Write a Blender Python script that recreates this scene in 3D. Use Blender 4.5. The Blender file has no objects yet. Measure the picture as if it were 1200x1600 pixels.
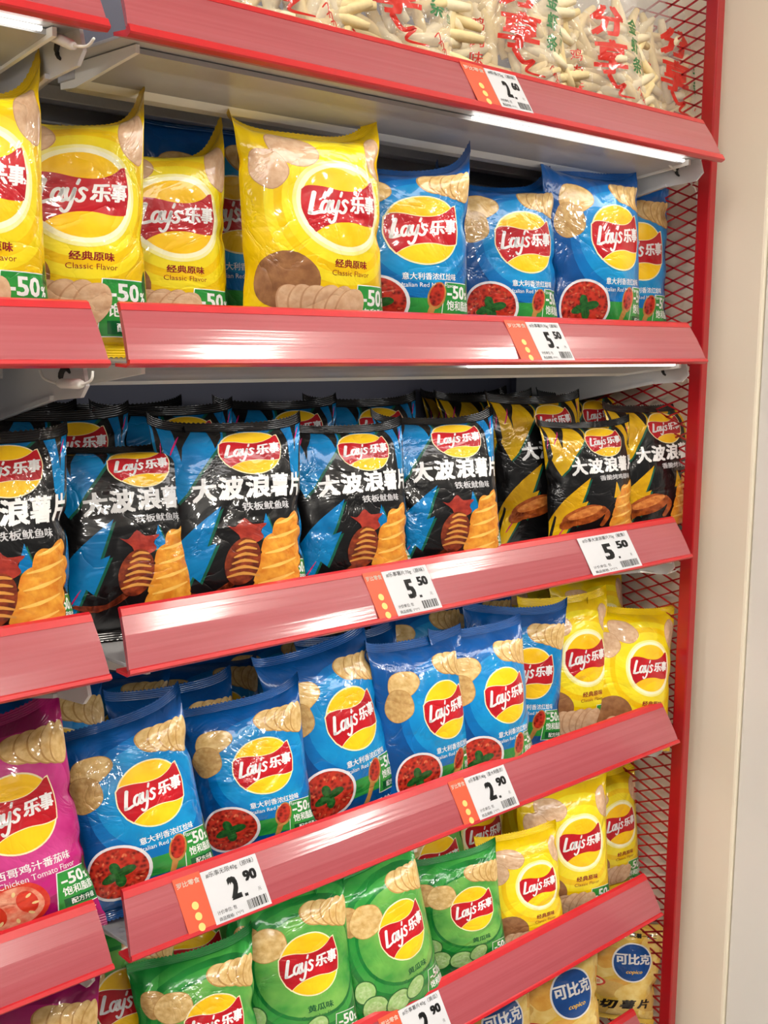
import bpy, bmesh, math, random
import numpy as np
from mathutils import Vector, Matrix

# ------------------------------------------------------------------ camera, world, lights, exposure
SC = bpy.context.scene
COL = SC.collection
R = math.radians
FPX = 1859.25
CAM = np.array([-0.5326, -0.8701, -0.0053])
YAW, PITCH, ROLL = 0.7637, -0.1408, 0.0113

def cam_axes():
    cy, sy, cp, sp = math.cos(YAW), math.sin(YAW), math.cos(PITCH), math.sin(PITCH)
    f = np.array([sy*cp, cy*cp, sp]); r = np.array([cy, -sy, 0.0]); u = np.cross(r, f)
    return r*math.cos(ROLL)+u*math.sin(ROLL), -r*math.sin(ROLL)+u*math.cos(ROLL), f
CR, CU, CF = cam_axes()

def ray(px, py):
    return CF*FPX + CR*(px-600) - CU*(py-800)
def at(px, py, axis, val):
    d = ray(px, py); t = (val-CAM[axis])/d[axis]
    return CAM + t*d

cam_data = bpy.data.cameras.new('camera')
cam = bpy.data.objects.new('camera', cam_data); COL.objects.link(cam)
M = Matrix(((CR[0], CU[0], -CF[0], CAM[0]), (CR[1], CU[1], -CF[1], CAM[1]), (CR[2], CU[2], -CF[2], CAM[2]), (0, 0, 0, 1)))
cam.matrix_world = M
cam_data.sensor_fit = 'VERTICAL'; cam_data.sensor_height = 36.0
cam_data.lens = 36.0*FPX/1600.0
cam_data.clip_start = 0.02
SC.camera = cam

FLOOR_Z, CEIL_Z = -1.42, 1.55
w = bpy.data.worlds.new('world'); SC.world = w; w.use_nodes = True
w.node_tree.nodes['Background'].inputs[0].default_value = (1.0, 0.95, 0.9, 1)
w.node_tree.nodes['Background'].inputs[1].default_value = 0.25

SC.view_settings.view_transform = 'Standard'; SC.view_settings.look = 'None'
SC.view_settings.gamma = 1.0; SC.view_settings.use_curve_mapping = False
SC.view_settings.exposure = -0.42
CEILING_LAMPS = [(-2.1, -1.05), (-0.9, -1.05), (0.3, -1.05), (1.5, -1.05), (2.7, -1.05), (-2.1, -2.3), (-0.9, -2.3), (0.9, -2.3), (2.7, -2.3)]  # leftmost pair added, unseen, to brighten the wall on the right
LAMP_W, LAMP_L = 0.26, 0.50
LAMP_POWER = [30, 5, 3, 3, 3, 38, 18, 15, 15]
LED_POWER = [0.42, 0.4, 0.5, 0.55]

# ------------------------------------------------------------------ helpers
def lin(c):
    return tuple(((v/255)/12.92 if v/255 <= 0.04045 else (((v/255)+0.055)/1.055)**2.4) for v in c)

def tag(o, label=None, cat=None, group=None, kind=None):
    if label: o['label'] = label
    if cat: o['category'] = cat
    if group: o['group'] = group
    if kind: o['kind'] = kind
    return o

def empty(name, loc=(0, 0, 0)):
    o = bpy.data.objects.new(name, None); COL.objects.link(o); o.location = loc
    o.empty_display_size = 0.02
    return o

class MB:
    """collects shapes, then links them as one mesh object"""
    def __init__(s): s.v = []; s.f = []; s.m = []; s.sm = []
    def add(s, vs, fs, mi=0, smooth=False):
        n = len(s.v); s.v += [tuple(map(float, p)) for p in vs]
        for f in fs: s.f.append([i+n for i in f]); s.m.append(mi); s.sm.append(smooth)
    def box(s, a, b, mi=0, bev=0.0):
        x0, y0, z0 = a; x1, y1, z1 = b
        if bev <= 0:
            vs = [(x, y, z) for x in (x0, x1) for y in (y0, y1) for z in (z0, z1)]
            s.add(vs, [(0, 1, 3, 2), (4, 6, 7, 5), (0, 4, 5, 1), (2, 3, 7, 6), (0, 2, 6, 4), (1, 5, 7, 3)], mi)
        else:
            bm = bmesh.new(); bmesh.ops.create_cube(bm, size=1)
            for v in bm.verts:
                v.co = Vector(((x0+x1)/2+v.co.x*(x1-x0), (y0+y1)/2+v.co.y*(y1-y0), (z0+z1)/2+v.co.z*(z1-z0)))
            bmesh.ops.bevel(bm, geom=bm.edges[:], offset=bev, segments=2, affect='EDGES', profile=0.5)
            s.bm(bm, mi, False)
    def bm(s, bm, mi=0, smooth=True):
        bm.verts.ensure_lookup_table(); bm.verts.index_update()
        s.add([v.co[:] for v in bm.verts], [[v.index for v in f.verts] for f in bm.faces], mi, smooth); bm.free()
    def extrude(s, prof, x0, x1, mi=0, smooth=False, close=True, cut0=None, cut1=None):
        """profile of (y,z) points swept along x; cut0/cut1 give an x shift per profile point"""
        n = len(prof)
        c0 = cut0 or [0]*n; c1 = cut1 or [0]*n
        vs = [(x0+c0[i], p[0], p[1]) for i, p in enumerate(prof)]+[(x1+c1[i], p[0], p[1]) for i, p in enumerate(prof)]
        rng = range(n) if close else range(n-1)
        s.add(vs, [(i, (i+1) % n, n+(i+1) % n, n+i) for i in rng], mi, smooth)
        if close:
            s.add(vs, [list(range(n))[::-1], list(range(n, 2*n))], mi, False)
    def tube(s, pts, r, mi=0, seg=8, smooth=True, caps=True):
        pts = [Vector(p) for p in pts]; rings = []
        up = Vector((0.13, 0.2, 0.97))
        for i, p in enumerate(pts):
            t = (pts[min(i+1, len(pts)-1)]-pts[max(i-1, 0)]).normalized()
            a = t.cross(up); a = a.normalized() if a.length > 1e-4 else Vector((1, 0, 0)); b = t.cross(a)
            rr = r[i] if isinstance(r, (list, tuple)) else r
            rings.append([p+a*math.cos(2*math.pi*k/seg)*rr+b*math.sin(2*math.pi*k/seg)*rr for k in range(seg)])
        vs = [v for q in rings for v in q]; fs = []
        for i in range(len(pts)-1):
            for k in range(seg):
                fs.append((i*seg+k, i*seg+(k+1) % seg, (i+1)*seg+(k+1) % seg, (i+1)*seg+k))
        if caps: fs += [list(range(seg))[::-1], list(range((len(pts)-1)*seg, len(pts)*seg))]
        s.add(vs, fs, mi, smooth)
    def build(s, name, mats, parent=None, recalc=True):
        me = bpy.data.meshes.new(name); me.from_pydata(s.v, [], s.f)
        for m in (mats if isinstance(mats, (list, tuple)) else [mats]): me.materials.append(m)
        me.polygons.foreach_set('material_index', s.m); me.polygons.foreach_set('use_smooth', s.sm)
        if recalc:
            bm = bmesh.new(); bm.from_mesh(me); bmesh.ops.recalc_face_normals(bm, faces=bm.faces); bm.to_mesh(me); bm.free()
        me.update()
        o = bpy.data.objects.new(name, me); COL.objects.link(o)
        if parent: o.parent = parent
        return o

def catmull(pts, n=6):
    pts = [np.array(p, float) for p in pts]; out = []
    for i in range(len(pts)-1):
        p0 = pts[max(i-1, 0)]; p1 = pts[i]; p2 = pts[i+1]; p3 = pts[min(i+2, len(pts)-1)]
        for k in range(n):
            t = k/n
            out.append(0.5*((2*p1)+(-p0+p2)*t+(2*p0-5*p1+4*p2-p3)*t*t+(-p0+3*p1-3*p2+p3)*t**3))
    out.append(pts[-1]); return out

# ------------------------------------------------------------------ materials
MATS = {}
def node_mat(name):
    m = bpy.data.materials.new(name); m.use_nodes = True
    nt = m.node_tree; b = nt.nodes['Principled BSDF']
    return m, nt, b

def plain(name, rgb, rough=0.5, metal=0.0, noise=0.0, scale=40.0, bump=0.0, coat=0.0, spec=0.5, stretch=(1, 1, 1)):
    if name in MATS: return MATS[name]
    m, nt, b = node_mat(name); L = nt.links.new; N = nt.nodes.new
    c = lin(rgb)
    b.inputs['Roughness'].default_value = rough; b.inputs['Metallic'].default_value = metal
    b.inputs['Coat Weight'].default_value = coat; b.inputs['Coat Roughness'].default_value = 0.08
    b.inputs['Specular IOR Level'].default_value = spec
    tc = N('ShaderNodeTexCoord'); mp = N('ShaderNodeMapping'); mp.inputs['Scale'].default_value = stretch
    nz = N('ShaderNodeTexNoise'); nz.inputs['Scale'].default_value = scale; nz.inputs['Detail'].default_value = 5
    L(tc.outputs['Object'], mp.inputs[0]); L(mp.outputs[0], nz.inputs['Vector'])
    rp = N('ShaderNodeValToRGB')
    rp.color_ramp.elements[0].position = 0.3; rp.color_ramp.elements[1].position = 0.7
    rp.color_ramp.elements[0].color = tuple(v*(1-noise) for v in c)+(1,)
    rp.color_ramp.elements[1].color = tuple(min(1, v*(1+noise)) for v in c)+(1,)
    L(nz.outputs['Fac'], rp.inputs['Fac']); L(rp.outputs['Color'], b.inputs['Base Color'])
    if bump > 0:
        bp = N('ShaderNodeBump'); bp.inputs['Strength'].default_value = bump; bp.inputs['Distance'].default_value = 0.002
        L(nz.outputs['Fac'], bp.inputs['Height']); L(bp.outputs['Normal'], b.inputs['Normal'])
    MATS[name] = m; return m

def film_bump(nt, b, strength, crimp=False):
    """fine wrinkles of printed film, in the bag's own print coordinates"""
    L = nt.links.new; N = nt.nodes.new
    uv = N('ShaderNodeUVMap'); uv.uv_map = 'film'
    n1 = N('ShaderNodeTexNoise'); n1.inputs['Scale'].default_value = 3.2; n1.inputs['Detail'].default_value = 4; n1.inputs['Distortion'].default_value = 0.8
    L(uv.outputs[0], n1.inputs['Vector'])
    a = N('ShaderNodeMath'); a.operation = 'SUBTRACT'; a.inputs[1].default_value = 0.5; L(n1.outputs['Fac'], a.inputs[0])
    ab = N('ShaderNodeMath'); ab.operation = 'ABSOLUTE'; L(a.outputs[0], ab.inputs[0])
    pw = N('ShaderNodeMath'); pw.operation = 'POWER'; pw.inputs[1].default_value = 0.55; L(ab.outputs[0], pw.inputs[0])
    vo = N('ShaderNodeTexVoronoi'); vo.feature = 'DISTANCE_TO_EDGE'; vo.inputs['Scale'].default_value = 2.6
    L(uv.outputs[0], vo.inputs['Vector'])
    mn = N('ShaderNodeMath'); mn.operation = 'MINIMUM'; mn.inputs[1].default_value = 0.06; L(vo.outputs['Distance'], mn.inputs[0])
    sm = N('ShaderNodeMath'); sm.operation = 'MULTIPLY_ADD'; sm.inputs[1].default_value = 1.6; L(mn.outputs[0], sm.inputs[0]); L(pw.outputs[0], sm.inputs[2])
    h = sm
    if crimp:
        pu = N('ShaderNodeUVMap'); pu.uv_map = 'print'
        sp = N('ShaderNodeSeparateXYZ'); L(pu.outputs[0], sp.inputs[0])
        mu = N('ShaderNodeMath'); mu.operation = 'MULTIPLY'; mu.inputs[1].default_value = 420.0; L(sp.outputs['Y'], mu.inputs[0])
        si = N('ShaderNodeMath'); si.operation = 'SINE'; L(mu.outputs[0], si.inputs[0])
        ma = N('ShaderNodeMath'); ma.operation = 'MULTIPLY_ADD'; ma.inputs[1].default_value = 0.10; L(si.outputs[0], ma.inputs[0]); L(sm.outputs[0], ma.inputs[2]); h = ma
    bp = N('ShaderNodeBump'); bp.inputs['Strength'].default_value = strength; bp.inputs['Distance'].default_value = 0.006
    L(h.outputs[0], bp.inputs['Height']); L(bp.outputs['Normal'], b.inputs['Normal'])
    L(bp.outputs['Normal'], b.inputs['Coat Normal'])

def film(name, rgb, rgb2=None, scale=8.0, rough=0.30, metal=0.0, kind='noise', bump=0.34, crimp=False, coat=0.75):
    """glossy printed plastic film; rgb2 = second ink of the printed picture's texture"""
    if name in MATS: return MATS[name]
    m, nt, b = node_mat(name); L = nt.links.new; N = nt.nodes.new
    c = lin(rgb); b.inputs['Roughness'].default_value = rough; b.inputs['Metallic'].default_value = metal
    b.inputs['Coat Weight'].default_value = coat; b.inputs['Coat Roughness'].default_value = 0.045; b.inputs['Specular IOR Level'].default_value = 0.3
    if rgb2 is None: rgb2 = tuple(max(0, v*0.97) for v in rgb)
    c2 = lin(rgb2)
    uv = N('ShaderNodeUVMap'); uv.uv_map = 'print'
    if kind == 'voronoi':
        tx = N('ShaderNodeTexVoronoi'); tx.inputs['Scale'].default_value = scale; out = tx.outputs['Distance']
    else:
        tx = N('ShaderNodeTexNoise'); tx.inputs['Scale'].default_value = scale; tx.inputs['Detail'].default_value = 4; out = tx.outputs['Fac']
    L(uv.outputs[0], tx.inputs['Vector'])
    rp = N('ShaderNodeValToRGB'); e = rp.color_ramp.elements
    e[0].position = 0.35 if kind != 'voronoi' else 0.1; e[1].position = 0.65; e[0].color = c2+(1,); e[1].color = c+(1,)
    L(out, rp.inputs['Fac']); L(rp.outputs['Color'], b.inputs['Base Color'])
    film_bump(nt, b, bump, crimp)
    MATS[name] = m; return m

def emit(name, rgb, strength):
    if name in MATS: return MATS[name]
    m, nt, b = node_mat(name)
    b.inputs['Base Color'].default_value = (0.8, 0.8, 0.8, 1)
    b.inputs['Emission Color'].default_value = lin(rgb)+(1,); b.inputs['Emission Strength'].default_value = strength
    MATS[name] = m; return m

RAIL_RED = plain('rail_red', (196, 26, 36), 0.32, coat=0.3, noise=0.04)
def rail_face_mat():
    m, nt, b = node_mat('rail_face'); L = nt.links.new; N = nt.nodes.new
    tc = N('ShaderNodeTexCoord'); mp = N('ShaderNodeMapping'); mp.inputs['Scale'].default_value = (3.0, 260.0, 260.0)
    nz = N('ShaderNodeTexNoise'); nz.inputs['Scale'].default_value = 1.0; nz.inputs['Detail'].default_value = 3
    L(tc.outputs['Object'], mp.inputs[0]); L(mp.outputs[0], nz.inputs['Vector'])
    rp = N('ShaderNodeValToRGB'); e = rp.color_ramp.elements
    e[0].position = 0.3; e[1].position = 0.75; e[0].color = lin((166, 74, 82))+(1,); e[1].color = lin((174, 84, 92))+(1,)
    L(nz.outputs['Fac'], rp.inputs['Fac']); L(rp.outputs['Color'], b.inputs['Base Color'])
    b.inputs['Roughness'].default_value = 0.25
    b.inputs['Coat Weight'].default_value = 0.8; b.inputs['Coat Roughness'].default_value = 0.09
    bp = N('ShaderNodeBump'); bp.inputs['Strength'].default_value = 0.16; bp.inputs['Distance'].default_value = 0.001
    L(nz.outputs['Fac'], bp.inputs['Height']); L(bp.outputs['Normal'], b.inputs['Coat Normal']); L(bp.outputs['Normal'], b.inputs['Normal'])
    return m
RAIL_FACE = rail_face_mat()
POST_RED = plain('post_red', (172, 18, 28), 0.30, coat=0.25, noise=0.04)
STEEL = plain('shelf_steel', (186, 186, 188), 0.38, metal=0.25, noise=0.03, scale=300, bump=0.05)
BACK = plain('back_steel', (104, 106, 124), 0.42, metal=0.2, noise=0.04, scale=8)
BRACKET = plain('bracket_white', (206, 206, 208), 0.4, noise=0.02)
WHITE_PL = plain('white_plastic', (232, 230, 224), 0.35, noise=0.02)
WALL = plain('cream_wall', (240, 231, 212), 0.75, noise=0.02, scale=3, bump=0.02)
WALL2 = plain('pale_wall', (236, 236, 232), 0.7, noise=0.015, scale=3)
FLOORM = plain('floor_tile', (186, 178, 164), 0.35, noise=0.05, scale=4)
CEILM = plain('ceiling_white', (228, 226, 220), 0.8, noise=0.02)
DARK = plain('dark_slot', (25, 24, 24), 0.6)
PAPER = plain('label_paper', (212, 213, 218), 0.5, noise=0.01, coat=0.25)
INK = plain('label_ink', (22, 22, 24), 0.5)
LABEL_OR = plain('label_orange', (222, 84, 48), 0.45, noise=0.03, coat=0.25)
LABEL_YE = plain('label_yellow', (240, 205, 120), 0.45)
LABEL_WH = plain('label_white_ink', (245, 230, 215), 0.5)
LEDM = emit('led_glow', (255, 252, 244), 5.0)
LAMPM = emit('lamp_glow', (255, 246, 232), 40.0)

# ------------------------------------------------------------------ shelf layout (metres)
WB = 0.90                                            # bay width
RZ = [0.2398, -0.0263, -0.2943, -0.5626, -0.8283, -1.0460]   # bottom edge of every price rail
RY = [-0.0077, 0.0, 0.0087, 0.0150, 0.0291, 0.0380]          # each tier sits a little deeper
DY, DZ = 0.0341, 0.0535
BACK_Y = 0.345
DECK = [z+0.004 for z in RZ]

# ------------------------------------------------------------------ room
def struct(o): o['kind'] = 'structure'; return o
b = MB(); b.box((-3, -3.2, FLOOR_Z-0.1), (4.2, 0.9, FLOOR_Z)); struct(b.build('floor', FLOORM))
b = MB(); b.box((-3, -3.2, CEIL_Z), (4.2, 0.9, CEIL_Z+0.1)); struct(b.build('ceiling', CEILM))
b = MB(); b.box((-3, 0.46, FLOOR_Z), (4.2, 0.56, CEIL_Z)); struct(b.build('wall_back', WALL))
b = MB(); b.box((0.985, -0.03, FLOOR_Z), (1.25, 0.46, CEIL_Z), bev=0.004); struct(b.build('wall_right', WALL))
b = MB(); b.box((0.990, -0.12, FLOOR_Z), (1.25, -0.031, CEIL_Z), bev=0.003); struct(b.build('trim_1', WALL2))
b = MB(); b.box((1.25, -0.10, FLOOR_Z), (4.2, 0.46, CEIL_Z)); struct(b.build('wall_aisle', WALL2))

for i, (x, y) in enumerate(CEILING_LAMPS):
    t = empty('ceiling_light', (x, y, CEIL_Z))
    tag(t, 'square-ended white LED ceiling panel over the aisle, out of the picture', 'lamp', 'ceiling panels over the aisle')  # label shared by the leftmost pair, added only to light the right-hand wall
    f = MB(); a_, l_ = LAMP_W/2, LAMP_L/2
    f.box((-a_-.02, -l_-.02, -.03), (-a_, l_+.02, 0)); f.box((a_, -l_-.02, -.03), (a_+.02, l_+.02, 0))
    f.box((-a_, -l_-.02, -.03), (a_, -l_, 0)); f.box((-a_, l_, -.03), (a_, l_+.02, 0))
    f.build('frame', WHITE_PL, t)
    d = MB(); d.box((-a_, -l_, -.012), (a_, l_, -.004)); d.build('diffuser', LAMPM, t)
    ld = bpy.data.lights.new('panel_light', 'AREA'); ld.shape = 'RECTANGLE'; ld.size = LAMP_W; ld.size_y = LAMP_L
    ld.energy = LAMP_POWER[i]; ld.color = (1.0, 0.955, 0.89)
    lo = bpy.data.objects.new('panel_light', ld); COL.objects.link(lo); lo.parent = t; lo.location = (0, 0, -0.02)

# ------------------------------------------------------------------ rack
def own(b, name, mats, label, cat, group=None, recalc=True): return tag(b.build(name, mats, None, recalc), label, cat, group)
b = MB(); b.box((0.937, 0.030, FLOOR_Z), (0.9535, 0.050, 1.0), bev=0.002); own(b, 'rack_post', POST_RED, 'tall glossy red front post of the rack beside the cream wall', 'post')
for x0, x1, l_ in ((0.90, 0.955, 'grey rear upright at the red mesh end'), (-0.03, 0.03, 'grey rear upright at the joint of the two bays')):
    b = MB(); b.box((x0, 0.325, FLOOR_Z), (x1, 0.344, 1.0), bev=0.003); own(b, 'rear_upright', BACK, l_, 'post', 'rear uprights of the rack')
b = MB(); b.box((-1.1, BACK_Y, FLOOR_Z), (0.955, BACK_Y+0.012, 1.0)); own(b, 'rack_back_panel', BACK, 'dark grey steel back panel behind all the chip bags', 'panel')
# expanded metal: zigzag strands of diamonds
b = MB()
DWY, DHZ, ST = 0.0430, 0.0088, 0.0012
zlo, zhi = -1.25, 0.48
ny = int((0.335-0.050)/(DWY/2)); nz = int((zhi-zlo)/DHZ)
for j in range(nz):
    for i in range(ny):
        y0 = 0.050+i*DWY/2; y1 = y0+DWY/2
        zc = zlo+j*DHZ
        up = ((i+j) % 2 == 0)
        za, zb = (zc, zc+DHZ) if up else (zc+DHZ, zc)
        q = []
        for (yy, zz) in ((y0, za), (y1, zb)):
            for dx in (0.9535, 0.9555):
                for dz in (-ST, ST): q.append((dx, yy, zz+dz))
        b.add(q, [(0, 1, 5, 4), (2, 6, 7, 3), (0, 4, 6, 2), (1, 3, 7, 5)])
b.box((0.952, 0.318, zlo), (0.957, 0.330, zhi))
own(b, 'mesh_end_panel', POST_RED, 'red expanded-metal mesh panel closing the right end of the rack', 'panel', None, False)

TIER = ['top shelf', 'second shelf from the top', 'third shelf from the top', 'fourth shelf from the top', 'fifth shelf from the top', 'lowest shelf in view']
def rail_pt(r, wv, out=0.0):
    """point (y,z) on the sloping rail face; wv 0 bottom .. 1 top"""
    n = (-0.843, 0.537)
    return (RY[r]+DY*wv+n[0]*out, RZ[r]+DZ*wv+n[1]*out)

def make_shelf(r, x0, x1, cut, label, left_br, right_br, name='shelf'):
    t = empty(name, ((x0+x1)/2, 0.16, DECK[r]))
    tag(t, label, 'shelf', 'steel shelves of the rack')
    def loc(o): o.location = tuple(-v for v in t.location); return o
    yb = RY[r]
    b = MB()
    dk0, dk1 = yb+0.022, 0.322
    b.box((x0+0.014, dk0, DECK[r]-0.0035), (x1-0.010, dk1, DECK[r]), bev=0.001)
    b.box((x0+0.014, dk1-0.003, DECK[r]-0.026), (x1-0.010, dk1, DECK[r]), bev=0.0008)
    b.box((x0+0.014, dk1-0.03, DECK[r]-0.028), (x1-0.010, dk1, DECK[r]-0.025), bev=0.0008)
    b.box((x0+0.03, dk0+0.11, DECK[r]-0.018), (x1-0.03, dk0+0.14, DECK[r]-0.0035), bev=0.001)
    b.box((x0+0.03, dk0+0.21, DECK[r]-0.018), (x1-0.03, dk0+0.23, DECK[r]-0.0035), bev=0.001)
    loc(b.build('deck', STEEL, t))
    # price rail: backing strip, lips, and the clear sleeve's edge
    c0 = cut if cut else [0.0, 0.0]
    def sw(prof, ws, m, nm, par, smooth=False):
        bb = MB(); bb.extrude(prof, x0+0.003, x1-0.002, cut0=[c0[0]*q for q in ws] if cut else None, smooth=smooth)
        return bb.build(nm, m, par)
    W = [0.06, 0.3, 0.55, 0.84]
    front = [rail_pt(r, q, 0.0022-0.004*4*(q-0.45)**2*0+0.0018*math.sin(math.pi*q)) for q in W]
    rear = [rail_pt(r, q, -0.001) for q in W]
    rail = sw(front+rear[::-1], W+W[::-1], RAIL_FACE, 'price_rail', t); loc(rail)
    p = [rail_pt(r, 0.84, 0.0035), rail_pt(r, 0.95, 0.0030), rail_pt(r, 1.0, 0.0008), rail_pt(r, 1.0, -0.002), rail_pt(r, 0.84, -0.0014)]
    o = sw(p, [.84, .95, 1, 1, .84], RAIL_FACE if r == 99 else RAIL_RED, 'upper_lip', rail); o.location = (0, 0, 0)
    dl = 0.07 if r == 0 else 0.0
    p = [rail_pt(r, 0.068, 0.0035), rail_pt(r, 0.045, 0.0046), rail_pt(r, -0.005-dl, 0.0046), rail_pt(r, -0.018-dl, 0.003), rail_pt(r, -0.010-dl, -0.002), (yb+0.020, RZ[r]-0.001), (yb+0.020, RZ[r]+0.002), rail_pt(r, 0.03, -0.0014), rail_pt(r, .07, 0.002)]
    o = sw(p, [.07, .05, -.04, -.06, -.05, 0, 0, .03, .07], RAIL_RED, 'lower_lip', rail); o.location = (0, 0, 0)
    # shelf brackets: plates that deepen to the rear, with a hooked slot
    for on, bx in ((left_br, x0+0.0055), (right_br, x1-0.012)):
        if not on: continue
        b = MB()
        zt = DECK[r]-0.001
        prof = [(yb+0.026, zt), (yb+0.020, zt-0.020), (yb+0.030, zt-0.030), (yb+0.075, zt-0.034), (0.322, zt-0.088), (0.322, zt)]
        b.extrude(prof, bx, bx+0.0035)
        b.extrude([(yb+0.075, zt-0.034), (0.322, zt-0.088), (0.322, zt-0.084), (yb+0.075, zt-0.030)], bx-0.004, bx+0.0035)
        br = loc(b.build('bracket', BRACKET, t))
        h = MB(); hx = bx-0.0006
        pts = [(hx, yb+0.052+0.008*math.cos(a), zt-0.014+0.008*math.sin(a)) for a in np.linspace(-1.2, 2.6, 10)]
        h.tube(pts, [0.0012, .0018, .0024, .0028, .003, .003, .0028, .0024, .002, .001], seg=6)
        h.build('hook_slot', DARK, br)
    return t
XL = 0.0123
for r in range(6):
    make_shelf(r, 0.0, WB, [XL], 'steel shelf with sloping red price rail, %s, right-hand bay' % TIER[r], False, True)
for r in range(5):
    make_shelf(r, -WB-0.013, -0.013, None, 'steel shelf with sloping red price rail, %s, left-hand bay' % TIER[r], False, r < 5)

# LED light bars under the top shelf and the cables
def led_bar(x0, x1, label, r=0):
    t = empty('led_light_bar', ((x0+x1)/2, 0.10, DECK[r]-0.004)); tag(t, label, 'lamp', 'light bars under the shelves')
    def loc(o): o.location = tuple(-v for v in t.location); return o
    z = DECK[r]-0.0045
    b = MB(); b.extrude([(0.034, z), (0.034, z-0.0045), (0.062, z-0.009), (0.112, z-0.0165), (0.112, z)], x0, x1)
    loc(b.build('housing', plain('led_housing', (168, 168, 170), 0.35, noise=0.03, metal=0.2), t))
    b = MB(); b.extrude([(0.1125, z), (0.1125, z-0.0165), (0.128, z-0.0205), (0.147, z-0.0205), (0.151, z-0.018), (0.151, z)], x0, x1)
    loc(b.build('rear_lip', WHITE_PL, t))
    b = MB(); b.extrude([(0.025, z-0.001), (0.025, z-0.0035), (0.0275, z-0.0045), (0.030, z-0.0035), (0.030, z-0.001)], x0+0.50*(x1-x0), x1-0.008)
    loc(b.build('diffuser', LEDM, t))
    for xa in (x0-0.004, x1):
        b = MB(); b.extrude([(0.024, z), (0.024, z-0.007), (0.062, z-0.012), (0.125, z-0.021), (0.151, z-0.019), (0.151, z)], xa, xa+0.004)
        loc(b.build('end_cap', WHITE_PL, t))
    ld = bpy.data.lights.new('bar_light', 'AREA'); ld.shape = 'RECTANGLE'; ld.size = (x1-x0)*0.95; ld.size_y = 0.02
    ld.energy = LED_POWER[r]; ld.color = (1, 0.98, 0.95)
    lo = bpy.data.objects.new('bar_light', ld); COL.objects.link(lo); lo.parent = t
    lo.location = (0, -0.066, -0.024); lo.rotation_euler = (R(30), 0, 0)
led_bar(0.035, 0.872, 'long white LED light bar under the top shelf, right-hand bay')
led_bar(-0.90, -0.045, 'white LED light bar under the top shelf, left-hand bay')
for r, l_ in ((1, 'second'), (2, 'third'), (3, 'fourth')):
    led_bar(0.035, 0.872, 'white LED light bar hidden under the %s shelf, right-hand bay' % l_, r)

def cable(pts, r, label, conn=None):
    b = MB(); b.tube(catmull(pts, 8), r, seg=8); o = b.build('power_cable', WHITE_PL)
    tag(o, label, 'cable')
    if conn:
        c = MB(); c.tube([conn[0], tuple(np.array(conn[0])*.9+np.array(conn[1])*.1), tuple(np.array(conn[0])*.1+np.array(conn[1])*.9), conn[1]], [0.003, 0.0042, 0.0042, 0.003], seg=8)
        c.build('connector', WHITE_PL, o)
P = lambda x, y, Y: tuple(at(x, y, 1, Y))
S = lambda x, y: tuple(at(x, y, 0, -0.036))
cable([S(82, 22), S(68, 32), S(70, 50), S(84, 58), S(112, 70), S(135, 72), S(147, 60)], 0.0012,
      'white cable loop with white plug hanging under the top shelf at the bay joint', (S(72, 52), S(116, 72)))
cable([S(62, 578), S(70, 592), S(95, 600), S(125, 601), S(142, 594), S(145, 580)], 0.0012,
      'white cable loop with white plug hanging under the second shelf at the bay joint', (S(92, 599), S(128, 600)))
cable([P(1026, 234, .04), P(1050, 262, .05), P(1070, 275, .06), P(1087, 300, .075), P(1088, 345, .08), P(1078, 385, .09), P(1052, 415, .12), P(1028, 445, .15), P(1022, 480, .16)], 0.0016,
      'white cable dangling down the red mesh end beside the blue bags', (P(1060, 266, .055), P(1080, 283, .065)))
cable([P(1066, 578, .06), P(1075, 596, .07), P(1074, 630, .07), P(1072, 660, .07)], 0.0013, 'short white cable hanging under the second shelf by the red post')
cable([P(1000, 893, .06), P(1040, 896, .06), P(1062, 888, .06), P(1068, 876, .06)], 0.0012, 'short white cable looped under the third shelf near the red post')

# ------------------------------------------------------------------ printed artwork, laid out flat in bag widths
TXT = {}
def text2d(s, bold=0.0, shear=0.0):
    """flat outline of a line of text as triangles; height 1 = cap size"""
    key = (s, bold, shear)
    if key in TXT: return TXT[key]
    cu = bpy.data.curves.new('t', 'FONT'); cu.body = s; cu.size = 1.0; cu.shear = shear; cu.offset = bold
    cu.resolution_u = 2; cu.fill_mode = 'FRONT'
    o = bpy.data.objects.new('t', cu); COL.objects.link(o)
    dg = bpy.context.evaluated_depsgraph_get(); dg.update()
    me = bpy.data.meshes.new_from_object(o.evaluated_get(dg))
    v = np.array([p.co[:2] for p in me.vertices]); f = [list(p.vertices) for p in me.polygons]
    bpy.data.objects.remove(o); bpy.data.curves.remove(cu); bpy.data.meshes.remove(me)
    TXT[key] = (v, f); return v, f

def rot2(p, a):
    c, s = math.cos(a), math.sin(a); p = np.asarray(p, float)
    return np.stack([p[:, 0]*c-p[:, 1]*s, p[:, 0]*s+p[:, 1]*c], 1)

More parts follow.
